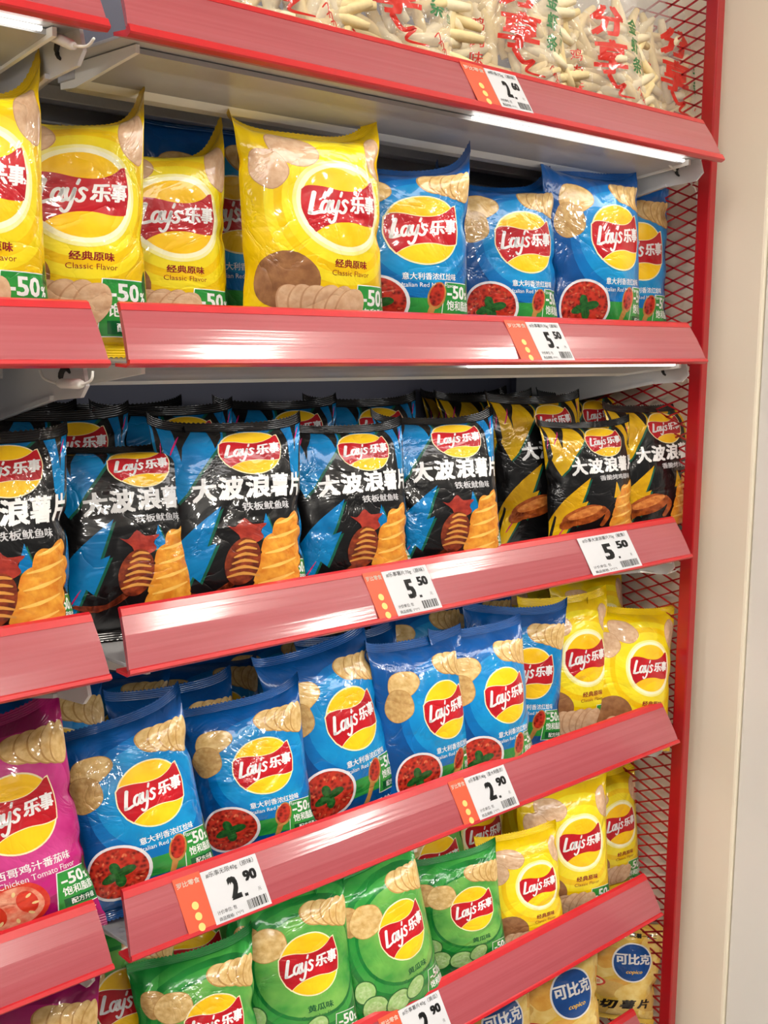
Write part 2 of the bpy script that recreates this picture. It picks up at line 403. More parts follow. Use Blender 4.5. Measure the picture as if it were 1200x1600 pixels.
NU, NV, TB, TT = 36, 50, .05, .945
def tess(v, f, H, clip):
    """cut a flat shape along the facet edges of the bag body so that print and film bend together"""
    bm = bmesh.new(); vs = [bm.verts.new((p[0], p[1], 0)) for p in v]
    for q in f:
        try: bm.faces.new([vs[i] for i in q])
        except ValueError: pass
    bmesh.ops.triangulate(bm, faces=bm.faces[:])
    def cut(co, no, outer=False):
        bmesh.ops.bisect_plane(bm, geom=bm.verts[:]+bm.edges[:]+bm.faces[:], dist=1e-6, plane_co=co, plane_no=no, clear_outer=outer)
    u0, v0, u1, v1 = clip
    for co, no, lim in (((u0, 0, 0), (-1, 0, 0), v[:, 0].min() < u0), ((u1, 0, 0), (1, 0, 0), v[:, 0].max() > u1),
                        ((0, v0, 0), (0, -1, 0), v[:, 1].min() < v0), ((0, v1, 0), (0, 1, 0), v[:, 1].max() > v1)):
        if lim: cut(co, no, True)
    du, dv, tb = 1/NU, (TT-TB)*H/NV, TB*H
    if bm.verts:
        a = np.array([((p.co.x+.5)/du, (p.co.y-tb)/dv) for p in bm.verts]); lo, hi = a.min(0), a.max(0)
        for k in range(math.ceil(lo[0]), math.floor(hi[0])+1): cut((k*du-.5, 0, 0), (1, 0, 0))
        for k in range(math.ceil(lo[1]), math.floor(hi[1])+1): cut((0, tb+k*dv, 0), (0, 1, 0))
        g = a[:, 0]-a[:, 1]
        for k in range(math.ceil(g.min()), math.floor(g.max())+1): cut((k*du-.5, tb, 0), Vector((1/du, -1/dv, 0)).normalized())
    bm.verts.index_update(); bm.normal_update()
    out_v = np.array([p.co[:2] for p in bm.verts]).reshape(-1, 2)
    out_f = []
    for q in bm.faces:
        ids = [p.index for p in q.verts]
        out_f.append(ids if q.normal.z > 0 else ids[::-1])
    bm.free(); return out_v, out_f

class Art:
    CLIP = (-0.485, 0.075, 0.485, 1.335)
    def __init__(s, base, seal, H=1.42): s.base = base; s.seal = seal; s.H = H; s.parts = {}; s.order = []; s.shift = 0.0
    def raw(s, part, mat, layer, v, f, cell=0.045, clip=None):
        v, f = tess(np.asarray(v, float)+[s.shift, 0], f, s.H, (-.485, TB*s.H+.004, .485, TT*s.H-.006))
        if len(v) == 0 or not f: return
        if part not in s.parts: s.parts[part] = dict(v=[], l=[], f=[], m=[], mats=[], n=0); s.order.append(part)
        p = s.parts[part]
        if mat not in p['mats']: p['mats'].append(mat)
        mi = p['mats'].index(mat)
        p['v'].append(v); p['l'].append(np.full(len(v), layer, float))
        p['f'] += [[i+p['n'] for i in q] for q in f]; p['m'] += [mi]*len(f); p['n'] += len(v)
    def poly(s, part, mat, layer, pts, cell=0.045): s.raw(part, mat, layer, pts, [list(range(len(pts)))], cell)
    def ell(s, part, mat, layer, c, rx, ry=None, a=0.0, n=36, wob=0.0, seed=0):
        ry = ry or rx; rs = np.random.RandomState(seed); ph = rs.rand(3)*6.28
        t = np.linspace(0, 2*math.pi, n, endpoint=False)
        k = 1+wob*(0.6*np.sin(2*t+ph[0])+0.5*np.sin(3*t+ph[1])+0.3*np.sin(5*t+ph[2]))
        s.poly(part, mat, layer, rot2(np.stack([rx*k*np.cos(t), ry*k*np.sin(t)], 1), a)+np.array(c))
    def text(s, part, mat, layer, string, c, w=None, h=None, a=0.0, bold=0.03, shear=0.0):
        v, f = text2d(string, 0.0, shear); v = v.copy()
        lo, hi = v.min(0)-bold, v.max(0)+bold; v -= (lo+hi)/2; sz = hi-lo
        k = np.array([w/sz[0], h/sz[1]]) if w and h else np.array([1, 1])*((w/sz[0]) if w else (h/sz[1]))
        for dx, dy in (((-1, -.6), (1, .6), (-1, .6), (1, -.6), (0, 0)) if bold > .028 else ((-1, -.5), (1, .5)) if bold > .012 else ((0, 0),)):
            s.raw(part, mat, layer+.15*(dx+dy), rot2((v+np.array([dx, dy])*bold)*k, a)+np.array(c), f, 0.06)
    def stroke(s, part, mat, layer, pts, wd, taper=None, n=6):
        p = np.array(catmull(pts, n)); d = np.gradient(p, axis=0); d /= np.linalg.norm(d, axis=1)[:, None]+1e-9
        nn = np.stack([-d[:, 1], d[:, 0]], 1); k = np.linspace(0, 1, len(p))
        hw = np.full(len(p), wd/2) if taper is None else wd/2*np.interp(k, [0, .5, 1], taper)
        a_, b_ = p+nn*hw[:, None], p-nn*hw[:, None]
        v = np.concatenate([a_, b_]); m = len(p)
        s.raw(part, mat, layer, v, [[i, i+1, m+i+1, m+i] for i in range(m-1)], 0.06)
        for q, r in ((p[0], hw[0]), (p[-1], hw[-1])):
            if r > 0.002: s.ell(part, mat, layer, q, r*0.98, n=10)
    def done(s):
        for p in s.parts.values(): p['v'] = np.concatenate(p['v']); p['l'] = np.concatenate(p['l'])
        return s

F_WHITE = film('print_white', (240, 240, 240)); F_CREAM = film('print_cream', (250, 236, 190))
F_LOGO_Y = film('print_logo_yellow', (248, 190, 14), (255, 208, 30), 3.0); F_LOGO_R = film('print_ribbon_red', (170, 14, 30), (196, 22, 34), 5.0)
F_GREEN = film('print_badge_green', (24, 128, 56), (52, 152, 60), 5); F_DGREEN = film('print_dark_green', (8, 92, 48)); F_LEAF = film('print_leaf', (42, 108, 44), (20, 70, 30), 30)
F_TAN = film('print_chip_tan', (232, 200, 138), (206, 164, 96), 22); F_TANE = film('print_chip_edge', (188, 142, 78)); F_TAND = film('print_chip_toasted', (208, 172, 112), (180, 138, 80), 26)
F_PINKC = film('print_chip_pale', (222, 188, 152), (206, 164, 128), 24); F_PINKE = film('print_chip_pale_edge', (196, 150, 112)); F_POTATO = film('print_potato', (160, 112, 72), (128, 84, 52), 14)
F_MEAT = film('print_meat_sauce', (196, 52, 34), (96, 14, 14), 34, kind='voronoi'); F_MEATL = film('print_meat_glint', (226, 120, 80), (150, 30, 24), 30)
F_RIM = film('print_bowl_rim', (226, 226, 232)); F_WOOD = film('print_spoon', (196, 140, 74), (170, 112, 52), 16)
F_ORANGE = film('print_ridged_chip', (232, 164, 58), (206, 120, 30), 14); F_ORANGED = film('print_ridge_shade', (176, 88, 20)); F_ORANGEL = film('print_ridge_light', (246, 196, 100))
F_SQUID = film('print_squid', (150, 62, 30), (84, 28, 18), 20); F_SQUIDL = film('print_squid_stripe', (214, 150, 70)); F_SQUIDR = film('print_squid_fin', (176, 60, 44), (130, 36, 30), 16)
F_WING = film('print_wing', (184, 92, 34), (120, 48, 18), 16); F_WINGL = film('print_wing_glaze', (224, 144, 70), (190, 100, 40), 20)
F_MAROON = film('print_maroon_ink', (140, 20, 28)); F_PINKL = film('print_pink_line', (214, 20, 110)); F_TEAL = film('print_teal_edge', (10, 92, 70))
F_TOM = film('print_tomato', (206, 36, 26), (226, 70, 44), 12); F_TOML = film('print_tomato_flesh', (240, 170, 140), (224, 96, 70), 20); F_SEED = film('print_tomato_seed', (244, 214, 150))
F_CUKE = film('print_cucumber', (150, 196, 112), (178, 214, 146), 24); F_CUKEE = film('print_cucumber_skin', (40, 104, 44)); F_CUKEL = film('print_cucumber_core', (196, 222, 164), (160, 200, 124), 30)
F_BLACK = film('print_black_ink', (24, 20, 18)); F_GREY = film('print_grey', (200, 200, 204))

LAYS = [([(0.16, 1.0), (0.11, .62), (0.06, 0.10)], .20), ([(0.04, .06), (.22, .05), (.42, .12)], .17),
        ([(.74, .50), (.64, .60), (.52, .52), (.47, .28), (.54, .09), (.65, .14), (.73, .42)], .15), ([(.78, .60), (.73, .28), (.77, .08), (.86, .12)], .15),
        ([(.90, .60), (.88, .32), (.95, .12), (1.06, .22), (1.13, .56)], .15), ([(1.13, .60), (1.09, .08), (1.01, -.30), (.88, -.38), (.80, -.26)], .14),
        ([(1.22, .98), (1.18, .80)], .12), ([(1.50, .54), (1.39, .62), (1.30, .53), (1.36, .40), (1.46, .26), (1.41, .09), (1.29, .06), (1.22, .14)], .14)]
def logo(A, c, r, a=0.10, ry=None, halo=None, base=10):
    P_ = 'logo_emblem'; ry = ry or r*1.11; c = np.array(c)
    def T(pts): return rot2(np.array(pts)*[r, ry], a)+c
    if halo:
        A.ell(P_, halo, base-2, c, r*1.21, ry*1.21, n=48); A.ell(P_, film('print_pale_halo', (250, 247, 214), (248, 244, 190), 5), base-1, c, r*1.12, ry*1.12, n=48)
    else: A.ell(P_, F_CREAM, base, c, r*1.045, ry*1.045, n=48)
    A.ell(P_, F_LOGO_Y, base+1, c, r, ry, n=48)
    rib = catmull([(-.97, .36), (-.82, .46), (-.5, .45), (-.1, .37), (.3, .38), (.62, .50), (.84, .66)], 4)+[np.array((.94, .68))] + \
        catmull([(.99, .42), (1.03, .05), (.93, -.42)], 4)+catmull([(.86, -.45), (.55, -.46), (.15, -.40), (-.25, -.43), (-.55, -.54), (-.76, -.68)], 4)+catmull([(-.9, -.50), (-1.03, -.1), (-.97, .36)], 4)[:-1]
    if not halo: A.poly(P_, F_CREAM, base+2, T(np.array(rib)*[1.035, 1.06]))
    A.poly(P_, F_LOGO_R, base+3, T(rib))
    for pts, wd in LAYS:
        q = np.array(pts); q = np.stack([-.90+.60*q[:, 0]+.10*q[:, 1], -.26+.54*q[:, 1]+0.04*q[:, 0]], 1)
        qq = T(q)
        A.stroke(P_, F_WHITE, base+5, [tuple(x) for x in qq], wd*.52*r)
    A.text(P_, F_WHITE, base+5, '乐', T([(.33, .05)])[0], .45*r, .50*r, a, .045, .14)
    A.text(P_, F_WHITE, base+5, '事', T([(.77, .08)])[0], .44*r, .52*r, a, .045, .14)

def chip(A, c, rx, ry, a, m, e, layer, seed, part='chip_picture'):
    A.ell(part, e, layer, c, rx*1.04, ry*1.04, a, 28, .06, seed); A.ell(part, m, layer+1, c, rx, ry, a, 28, .06, seed)
def chip_stack(A, c, n, step, rx, ry, a0, da, m, e, layer, part='chip_picture'):
    for i in range(n):
        p = np.array(c)+np.array(step)*i
        A.ell(part, e, layer+2*i, p, rx*1.05, ry*1.03, a0+da*i, 26, .04, i); A.ell(part, m, layer+2*i+1, p+np.array([.006, .003]), rx, ry, a0+da*i, 26, .04, i)
def badge(A, x0=.20, y0=.17, x1=.485, y1=.385, full=True):
    P_ = 'nutrition_badge'
    A.poly(P_, F_WHITE, 3, [(x0-.005, y0-.005), (x1, y0-.005), (x1, y1+.005), (x0+.025, y1+.005)])
    A.poly(P_, F_GREEN, 4, [(x0, y0), (x1, y0), (x1, y1), (x0+.03, y1)])
    h = y1-y0; wd = x1-x0
    A.text(P_, F_WHITE, 6, '-50', (x0+wd*.42, y1-h*.22), wd*.56, h*.33, 0, .03)
    A.text(P_, F_WHITE, 6, '%', (x0+wd*.80, y1-h*.28), wd*.14, h*.18)
    A.poly(P_, F_LEAF, 5, catmull([(x0+wd*.86, y1-h*.32), (x0+wd*.80, y1-h*.05), (x0+wd*.93, y1+h*.22), (x0+wd*.98, y1-h*.1), (x0+wd*.86, y1-h*.32)], 4)[:-1])
    A.text(P_, F_WHITE, 6, '饱和脂肪', (x0+wd*.54, y0+h*.46), wd*.82, h*.25, 0, .025)
    A.poly(P_, F_DGREEN, 5, [(x0+wd*.12, y0+.010), (x1-.008, y0+.010), (x1-.008, y0+h*.27), (x0+wd*.12, y0+h*.27)])
    A.text(P_, F_WHITE, 6, '配方升级', (x0+wd*.56, y0+h*.155), wd*.62, h*.16, 0, .02)

ARTS = {}
def mats_for(key, rgb, rgb2, sc=3, **k): return film(key+'_film', rgb, rgb2, sc, **k), film(key+'_seal', rgb2, rgb, 3, crimp=True)

def classic(key, v0, H):
    """yellow bag; dv is measured from the middle of the emblem at (EU, v0)"""
    b_, s_ = mats_for('yellow_bag', (238, 204, 4), (226, 184, 0)); A = Art(b_, s_, H)
    pale = film('yellow_bag_pale_ring', (242, 224, 48), (238, 212, 20), 3); halo = film('yellow_bag_halo', (246, 240, 176), (244, 234, 130), 5); deep = film('yellow_bag_deep_ring', (234, 190, 0), (238, 198, 6), 3)
    e = (EU, v0); V = lambda u, dv: (u, v0+dv)
    A.ell('background_print', pale, 0, e, .42, .46); A.ell('background_print', deep, 1, e, .36, .40); A.ell('background_print', pale, 2, e, .315, .35)
    logo(A, e, ER, .02, EY, halo=halo)
    chip(A, V(-.13, .34), .13, .105, -.4, F_PINKC, F_PINKE, 3, 1, 'chip_picture#1'); chip(A, V(-.28, .20), .115, .12, .2, F_PINKC, F_PINKE, 5, 2, 'chip_picture#2'); chip(A, V(.37, .33), .10, .14, .2, F_PINKC, F_PINKE, 3, 3, 'chip_picture#3')
    A.text('flavour_lettering', F_MAROON, 6, '经典原味', V(EU+.03, -.335), .20, .050, 0, .03); A.text('flavour_lettering', F_MAROON, 6, 'Classic Flavor', V(EU+.03, -.39), .23, .032, 0, .01)
    A.ell('potato_picture', F_POTATO, 3, V(-.22, -.44), .18, .165, -.3, 30, .04, 4); chip_stack(A, V(-.17, -.58), 6, (.058, -.002), .075, .12, .45, -.16, F_PINKC, F_PINKE, 7, 'sliced_potato_picture')
    badge(A, .14, v0-.76, .485, v0-.455); ARTS[key] = A.done()
def blue(key, v0, H, k):
    b_, s_ = mats_for('blue_bag', (0, 86, 160), (0, 66, 130)); A = Art(b_, s_, H)
    l1 = film('blue_bag_light_ring', (22, 158, 214), (0, 112, 186), 2.2); l2 = film('blue_bag_mid_ring', (0, 118, 190), (0, 98, 172), 2.2)
    V = lambda u, dv: (u, v0+dv)
    A.ell('background_print', l2, 0, V(EU+.04, -.02), .41, .46); A.ell('background_print', l1, 1, V(EU+.02, 0), .33, .37)
    logo(A, V(EU, 0), ER, .06, EY); tan_chips(A, V)
    A.text('flavour_lettering', F_WHITE, 6, '意大利香浓红烩味', V(EU+.04, -.30*k), .33, .050, .02, .02); A.text('flavour_lettering', F_WHITE, 6, 'Italian Red Meat Flavor', V(EU+.04, -.355*k), .33, .030, .02, .008)
    b0 = -.475*k; A.poly('nutrition_badge', F_GREEN, 2, [V(.0, b0-.09), V(.485, b0-.09), V(.485, b0+.04), V(.0, b0+.04)])
    c = V(-.17, -.47*k)
    A.ell('meat_bowl_picture', F_RIM, 5, c, .19, .19); A.ell('meat_bowl_picture', F_MEAT, 6, c, .172, .172)
    for i, (an, ln) in enumerate(((.3, .060), (1.9, .05), (3.5, .062), (4.9, .05))):
        q = (c[0]+.01+.042*math.cos(an), c[1]-.01+.042*math.sin(an)); A.ell('meat_bowl_picture', F_LEAF, 8+i, q, ln, .030, an, 16, .05, i)
        A.stroke('meat_bowl_picture', F_CUKEE, 12.5, [(c[0]+.01, c[1]-.01), (q[0]+.03*math.cos(an), q[1]+.03*math.sin(an))], .006, (1, 1, .5), 2)
    for i in range(26):
        rs = random.Random(i); an = rs.random()*6.28; rr = .15*math.sqrt(rs.random()); A.ell('meat_bowl_picture', F_MEATL, 7, (c[0]+rr*math.cos(an), c[1]+rr*math.sin(an)), .015, .007, rs.random()*3, 8)
    A.stroke('spoon_picture', F_WOOD, 5, [V(.16, -.44*k), V(.12, -.56*k), V(.08, -.66*k)], .045, (1, .7, .7)); A.ell('spoon_picture', F_WOOD, 6, V(.17, -.42*k), .055, .095, -.25); A.ell('spoon_picture', F_MEAT, 7, V(.17, -.415*k), .044, .08, -.25)
    A.text('maker_lettering', F_WHITE, 6, '马铃薯片', V(.30, -.67), .28, .055, 0, .02)
    badge(A, .195, v0-.60*k, .485, v0-.335*k); ARTS[key] = A.done()
def lays_small(key, rgb, deep, light, stripes):
    b_, s_ = mats_for(key, rgb, deep); A = Art(b_, s_)
    return A, film(key+'_light_ring', light, rgb, 2.2), film(key+'_mid_ring', stripes, rgb, 2.2), b_
def tan_chips(A, V):
    chip(A, V(-.20, .26), .135, .10, .35, F_TAN, F_TANE, 3, 6, 'chip_picture#4'); chip(A, V(-.27, .10), .115, .125, -.2, F_TAND, F_TANE, 5, 9, 'chip_picture#5')
    chip_stack(A, V(.16, .36), 5, (.060, -.012), .080, .105, .75, -.24, F_TAN, F_TANE, 3, 'stacked_chip_picture')
EU, ER, EY = .10, .215, .238
classic('yellow_big', .88, 1.50); blue('blue_big', .88, 1.50, 1.08)
ER, EY = .188, .222
classic('yellow', .80, 1.42); blue('blue', .80, 1.42, 1.0)
v0 = .80; V = lambda u, dv: (u, v0+dv)
# green cucumber
A, l1, l2, bb_ = lays_small('green_bag', (22, 136, 52), (10, 104, 42), (140, 198, 92), (74, 168, 70))
for i, (rr, m) in enumerate(((.56, l2), (.49, bb_), (.44, l2), (.385, bb_), (.36, l1))): A.ell('background_print', m, i*.6, V(EU+.01, -.01), rr, rr*1.06)
logo(A, V(EU, 0), ER, .06, EY)
chip(A, V(-.28, .24), .11, .115, .35, F_TAND, F_TANE, 3, 6, 'chip_picture#6'); chip(A, V(-.15, .19), .12, .125, -.2, F_TAN, F_TANE, 5, 9, 'chip_picture#7')
chip_stack(A, V(.16, .36), 5, (.060, -.012), .080, .105, .75, -.24, F_TAN, F_TANE, 3, 'stacked_chip_picture')
A.text('flavour_lettering', F_DGREEN, 6, '黄瓜味', V(EU+.03, -.325), .17, .055, .02, .03); A.text('flavour_lettering', F_DGREEN, 6, 'Cucumber Flavor', V(EU+.03, -.385), .25, .028, .02, .01)
for i, (x, y, r_, a_) in enumerate(((-.29, -.33, .095, 0), (-.23, -.48, .105, .2), (-.05, -.515, .10, .5), (.09, -.475, .095, -.6))):
    rx = r_*(.75 if i == 3 else 1); x, y = V(x, y)
    A.ell('cucumber_picture#%d' % i, F_CUKEE, 4+3*i, (x, y), rx, r_, a_, 26); A.ell('cucumber_picture#%d' % i, F_CUKE, 5+3*i, (x, y), rx*.9, r_*.9, a_, 26); A.ell('cucumber_picture#%d' % i, F_CUKEL, 6+3*i, (x, y), rx*.55, r_*.55, a_, 20, .1, i)
    for k in range(6): A.ell('cucumber_picture#%d' % i, F_CUKE, 6.6+3*i, (x+rx*.36*math.cos(k*1.05+a_), y+r_*.36*math.sin(k*1.05+a_)), .014, .008, k*1.05, 8)
badge(A, .20, v0-.675, .485, v0-.42); ARTS['green'] = A.done()
# magenta tomato
A, l1, l2, bb_ = lays_small('magenta_bag', (176, 18, 108), (138, 6, 82), (222, 84, 158), (204, 44, 134))
A.ell('background_print', l2, 0, V(EU-.02, -.03), .46, .50); A.ell('background_print', l1, 1, V(EU+.02, -.01), .33, .39)
logo(A, V(EU, 0), ER, .06, EY); tan_chips(A, V)
A.text('flavour_lettering', F_WHITE, 6, '墨西哥鸡汁番茄味', V(EU+.01, -.315), .42, .055, .03, .02); A.text('flavour_lettering', F_WHITE, 6, 'Mexican Chicken Tomato Flavor', V(EU-.02, -.375), .52, .036, .03, .01)
for i, (x, y, rx, ry, a_) in enumerate(((.0, -.52, .165, .14, .25), (-.24, -.62, .13, .09, -.4))):
    x, y = V(x, y)
    A.ell('tomato_picture#%d' % i, F_TOM, 3+5*i, (x, y), rx, ry, a_, 34, .03, i); A.ell('tomato_picture#%d' % i, F_TOML, 4+5*i, (x, y), rx*.84, ry*.84, a_, 34, .04, i)
    for k in (-1, 1): A.ell('tomato_picture#%d' % i, F_TOM, 5+5*i, (x+k*rx*.42*math.cos(a_), y+k*rx*.42*math.sin(a_)), rx*.26, ry*.5, a_, 18)
    for k in range(9):
        an = k*.7; A.ell('tomato_picture#%d' % i, F_SEED, 6+5*i, (x+rx*.6*math.cos(an), y+ry*.58*math.sin(an)), .016, .008, an, 8)
for k in range(5): A.stroke('tomato_picture#0', F_LEAF, 8, [V(-.10, -.40), V(-.10+.07*math.cos(.5+k*.8), -.40+.07*math.sin(.5+k*.8))], .022, (1, .8, .2), 3)
A.ell('soup_picture', F_RIM, 3, V(-.33, -.46), .12, .10); A.ell('soup_picture', F_SEED, 4, V(-.33, -.46), .10, .08)
A.text('maker_lettering', F_CREAM, 6, '马铃薯片', V(.26, -.67), .34, .055, 0, .02)
badge(A, .19, v0-.62, .485, v0-.40); ARTS['magenta'] = A.done()

# black ridged-chip bags
def ridged(key, accent, deep, taste, food):
    b_, s_ = mats_for(key, (16, 15, 17), (10, 10, 11)); A = Art(b_, s_, 1.40); P_ = 'shard_print'
    ac = film(key+'_accent', accent, deep, 3, metal=0.1, rough=0.26)
    def shard(pts, l=1): 
        A.poly(P_, F_TEAL, l-.5, np.array(pts)+np.array([.012, -.012])); A.poly(P_, ac, l, pts)
    blk = A.base
    shard([(-.485, 1.335), (-.01, 1.335), (-.03, 1.22), (-.13, 1.04), (-.24, .86), (-.30, .80), (-.40, 1.0), (-.485, .88)])
    for q in ([(-.27, 1.335), (-.15, 1.335), (-.235, 1.17), (-.25, 1.07), (-.27, 1.2)], [(-.43, 1.335), (-.385, 1.335), (-.37, 1.12), (-.36, 1.0), (-.42, .90), (-.445, 1.1)], [(-.09, 1.335), (-.02, 1.335), (-.035, 1.25), (-.07, 1.16)]): A.poly(P_, blk, 2, q)
    shard([(.02, 1.335), (.24, 1.335), (.20, 1.29), (.08, 1.29)])
    shard([(.28, 1.335), (.485, 1.335), (.485, 1.02), (.40, .93), (.34, 1.0), (.32, 1.2)])
    for q in ([(.36, 1.335), (.42, 1.335), (.395, 1.12)], [(.46, 1.2), (.485, 1.2), (.485, 1.02), (.44, .99)]): A.poly(P_, blk, 2, q)
    shard([(-.485, .075), (-.485, .36), (-.30, .56), (-.07, .77), (-.15, .52), (-.10, .54), (-.19, .30), (-.23, .34), (-.34, .075)])
    A.poly(P_, blk, 2, [(-.485, .20), (-.40, .42), (-.38, .40), (-.44, .16)])
    shard([(.11, .56), (.15, .72), (.20, .56)], 1.2)
    shard([(.36, .50), (.485, .80), (.485, .40)], 1.1)
    for p in ([(-.32, 1.12), (-.24, 1.26)], [(.05, 1.05), (.12, 1.18)], [(-.42, 1.08), (-.38, 1.2)], [(-.36, .20), (-.26, .34)], [(.40, 1.22), (.45, 1.3)]):
        A.stroke(P_, F_PINKL, 3, p, .014, (.6, 1, .2), 3)
    A.shift = -.05
    logo(A, (.155, 1.14), .156, .06, ry=.160)
    for i, ch in enumerate('大波浪薯片'):
        A.text('product_lettering', F_WHITE, 8, ch, (-.10+.133*i, .875+.010*i), .132, .16, .06, .045, .12)
    A.text('flavour_lettering', F_GREY, 8, taste, (.22, .77), .056*len(taste), .055, .05, .025)
    n = 5
    for i in range(n):      # fan of ridged crisps, the front one lowest
        y = .26+.094*i; x = .25+.022*i; wd_ = .155 if i < n-1 else .11
        pts = catmull([(x-wd_, y-.06), (x-wd_*.85, y+.015), (x-wd_*.5, y+.05), (x, y+.05), (x+wd_*.4, y+.085), (x+wd_*.85, y+.10), (x+wd_*1.08, y+.06), (x+wd_*.85, y+.02), (x+wd_*.95, y-.02), (x+wd_*.3, y-.04), (x-wd_*.3, y-.055), (x-wd_*.8, y-.09), (x-wd_, y-.06)], 4)[:-1]
        A.poly('ridged_chip_picture#%d' % i, F_ORANGED, 16-3*i, np.array(pts)+[.003, -.012]); A.poly('ridged_chip_picture#%d' % i, F_ORANGE, 17-3*i, pts)
        A.stroke('ridged_chip_picture#%d' % i, F_ORANGEL, 17.6-3*i, [(x-wd_*.7, y+.015), (x-wd_*.1, y+.035), (x+wd_*.75, y+.078)], .022, (.3, 1, .3), 4)
    if food == 'squid':
        Q = 'squid_picture'
        A.poly(Q, F_SQUIDR, 19, catmull([(.0, .645), (.04, .635), (.085, .69), (.125, .65), (.20, .655), (.165, .61), (.18, .565), (.13, .53), (.07, .53), (.055, .585), (.0, .645)], 3)[:-1])
        A.ell(Q, F_SQUID, 20, (.07, .42), .085, .15, -.22)
        for k in range(6): A.stroke(Q, F_SQUIDL, 21, [(-.005+.012*k, .325+.040*k), (.07+.004*k, .345+.040*k), (.145-.002*k, .325+.042*k)], .020, (.5, 1, .5), 3)
        for k in range(5): A.stroke(Q, F_SQUID, 19, [(.03, .30), (-.04-.02*k, .235-.008*k), (-.10-.05*k, .22+.008*k)], .032, (1, .8, .3), 4)
    else:
        Q = 'wing_picture'
        A.ell(Q, F_WING, 19, (-.09, .40), .19, .085, .35, 30, .06, 3); A.ell(Q, F_WINGL, 20, (-.08, .425), .14, .042, .35, 26, .08, 5)
        A.stroke(Q, F_WING, 19, [(.06, .46), (.10, .40), (.06, .30)], .05, (1, .9, .7), 4)
        A.ell(Q, F_WING, 19, (-.22, .33), .08, .05, .5, 20, .06, 2)
    A.shift = 0.0
    badge(A, .315, .20, .485, .42); return A.done()
ARTS['squid'] = ridged('black_blue_bag', (6, 140, 206), (0, 104, 168), '铁板鱿鱼味', 'squid')
ARTS['wing'] = ridged('black_yellow_bag', (236, 192, 20), (204, 150, 6), '香脆烤鸡翅味', 'wing')

# gold bag with round blue emblem
b_, s_ = mats_for('gold_bag', (240, 206, 96), (224, 178, 60), 4); A = Art(b_, s_, 1.16)
G1 = film('gold_bag_chip_pale', (244, 220, 140), (232, 192, 92), 10); G2 = film('gold_bag_chip_amber', (236, 184, 84), (222, 160, 60), 10); F_NAVY = film('print_navy', (14, 62, 132), (20, 84, 160), 3)
rs = random.Random(5)
for i in range(16):
    A.ell('chip_picture', G2 if i % 3 == 0 else film('gold_bag_chip_shade', (226, 184, 96)), i*.5, (rs.uniform(-.42, .42), rs.uniform(.15, 1.0)), rs.uniform(.12, .2), rs.uniform(.07, .14), rs.uniform(-1, 1), 24, .1, i)
    A.ell('chip_picture', G1, i*.5+.3, (rs.uniform(-.42, .42), rs.uniform(.15, 1.0)), rs.uniform(.10, .19), rs.uniform(.06, .13), rs.uniform(-1, 1), 24, .1, i+30)
c = (.10, .72)
A.ell('round_emblem', F_WHITE, 10, c, .182, .218, n=48); A.ell('round_emblem', F_NAVY, 11, c, .168, .203, n=48)
for i, ch in enumerate('可比克'): A.text('round_emblem', F_WHITE, 13, ch, (c[0]-.104+.104*i, c[1]+.03+.01*i), .102, .12, .08, .04)
A.text('round_emblem', F_LOGO_Y, 13, 'copico', (c[0]+.02, c[1]-.105), .15, .052, .10, .02, .25)
A.ell('health_badge', F_TOM, 10, (-.26, .47), .15, .065, -.05); A.ell('health_badge', F_CREAM, 11, (-.25, .47), .12, .044, -.05)
A.text('health_badge', F_TOM, 12, '0', (-.32, .47), .05, .07, 0, .04); A.text('health_badge', F_TOM, 12, '反式脂肪', (-.22, .47), .13, .04, 0, .02)
for i, ch in enumerate('纯切薯片'): A.text('product_lettering', F_BLACK, 12, ch, (-.20+.155*i, .20+.02*i), .145, .12, .1, .05, .2)
A.text('slogan_lettering', F_BLACK, 12, '百吃不厌薯一薯二', (.10, 1.02), .40, .05, 0, .04)
ARTS['gold'] = A.done()

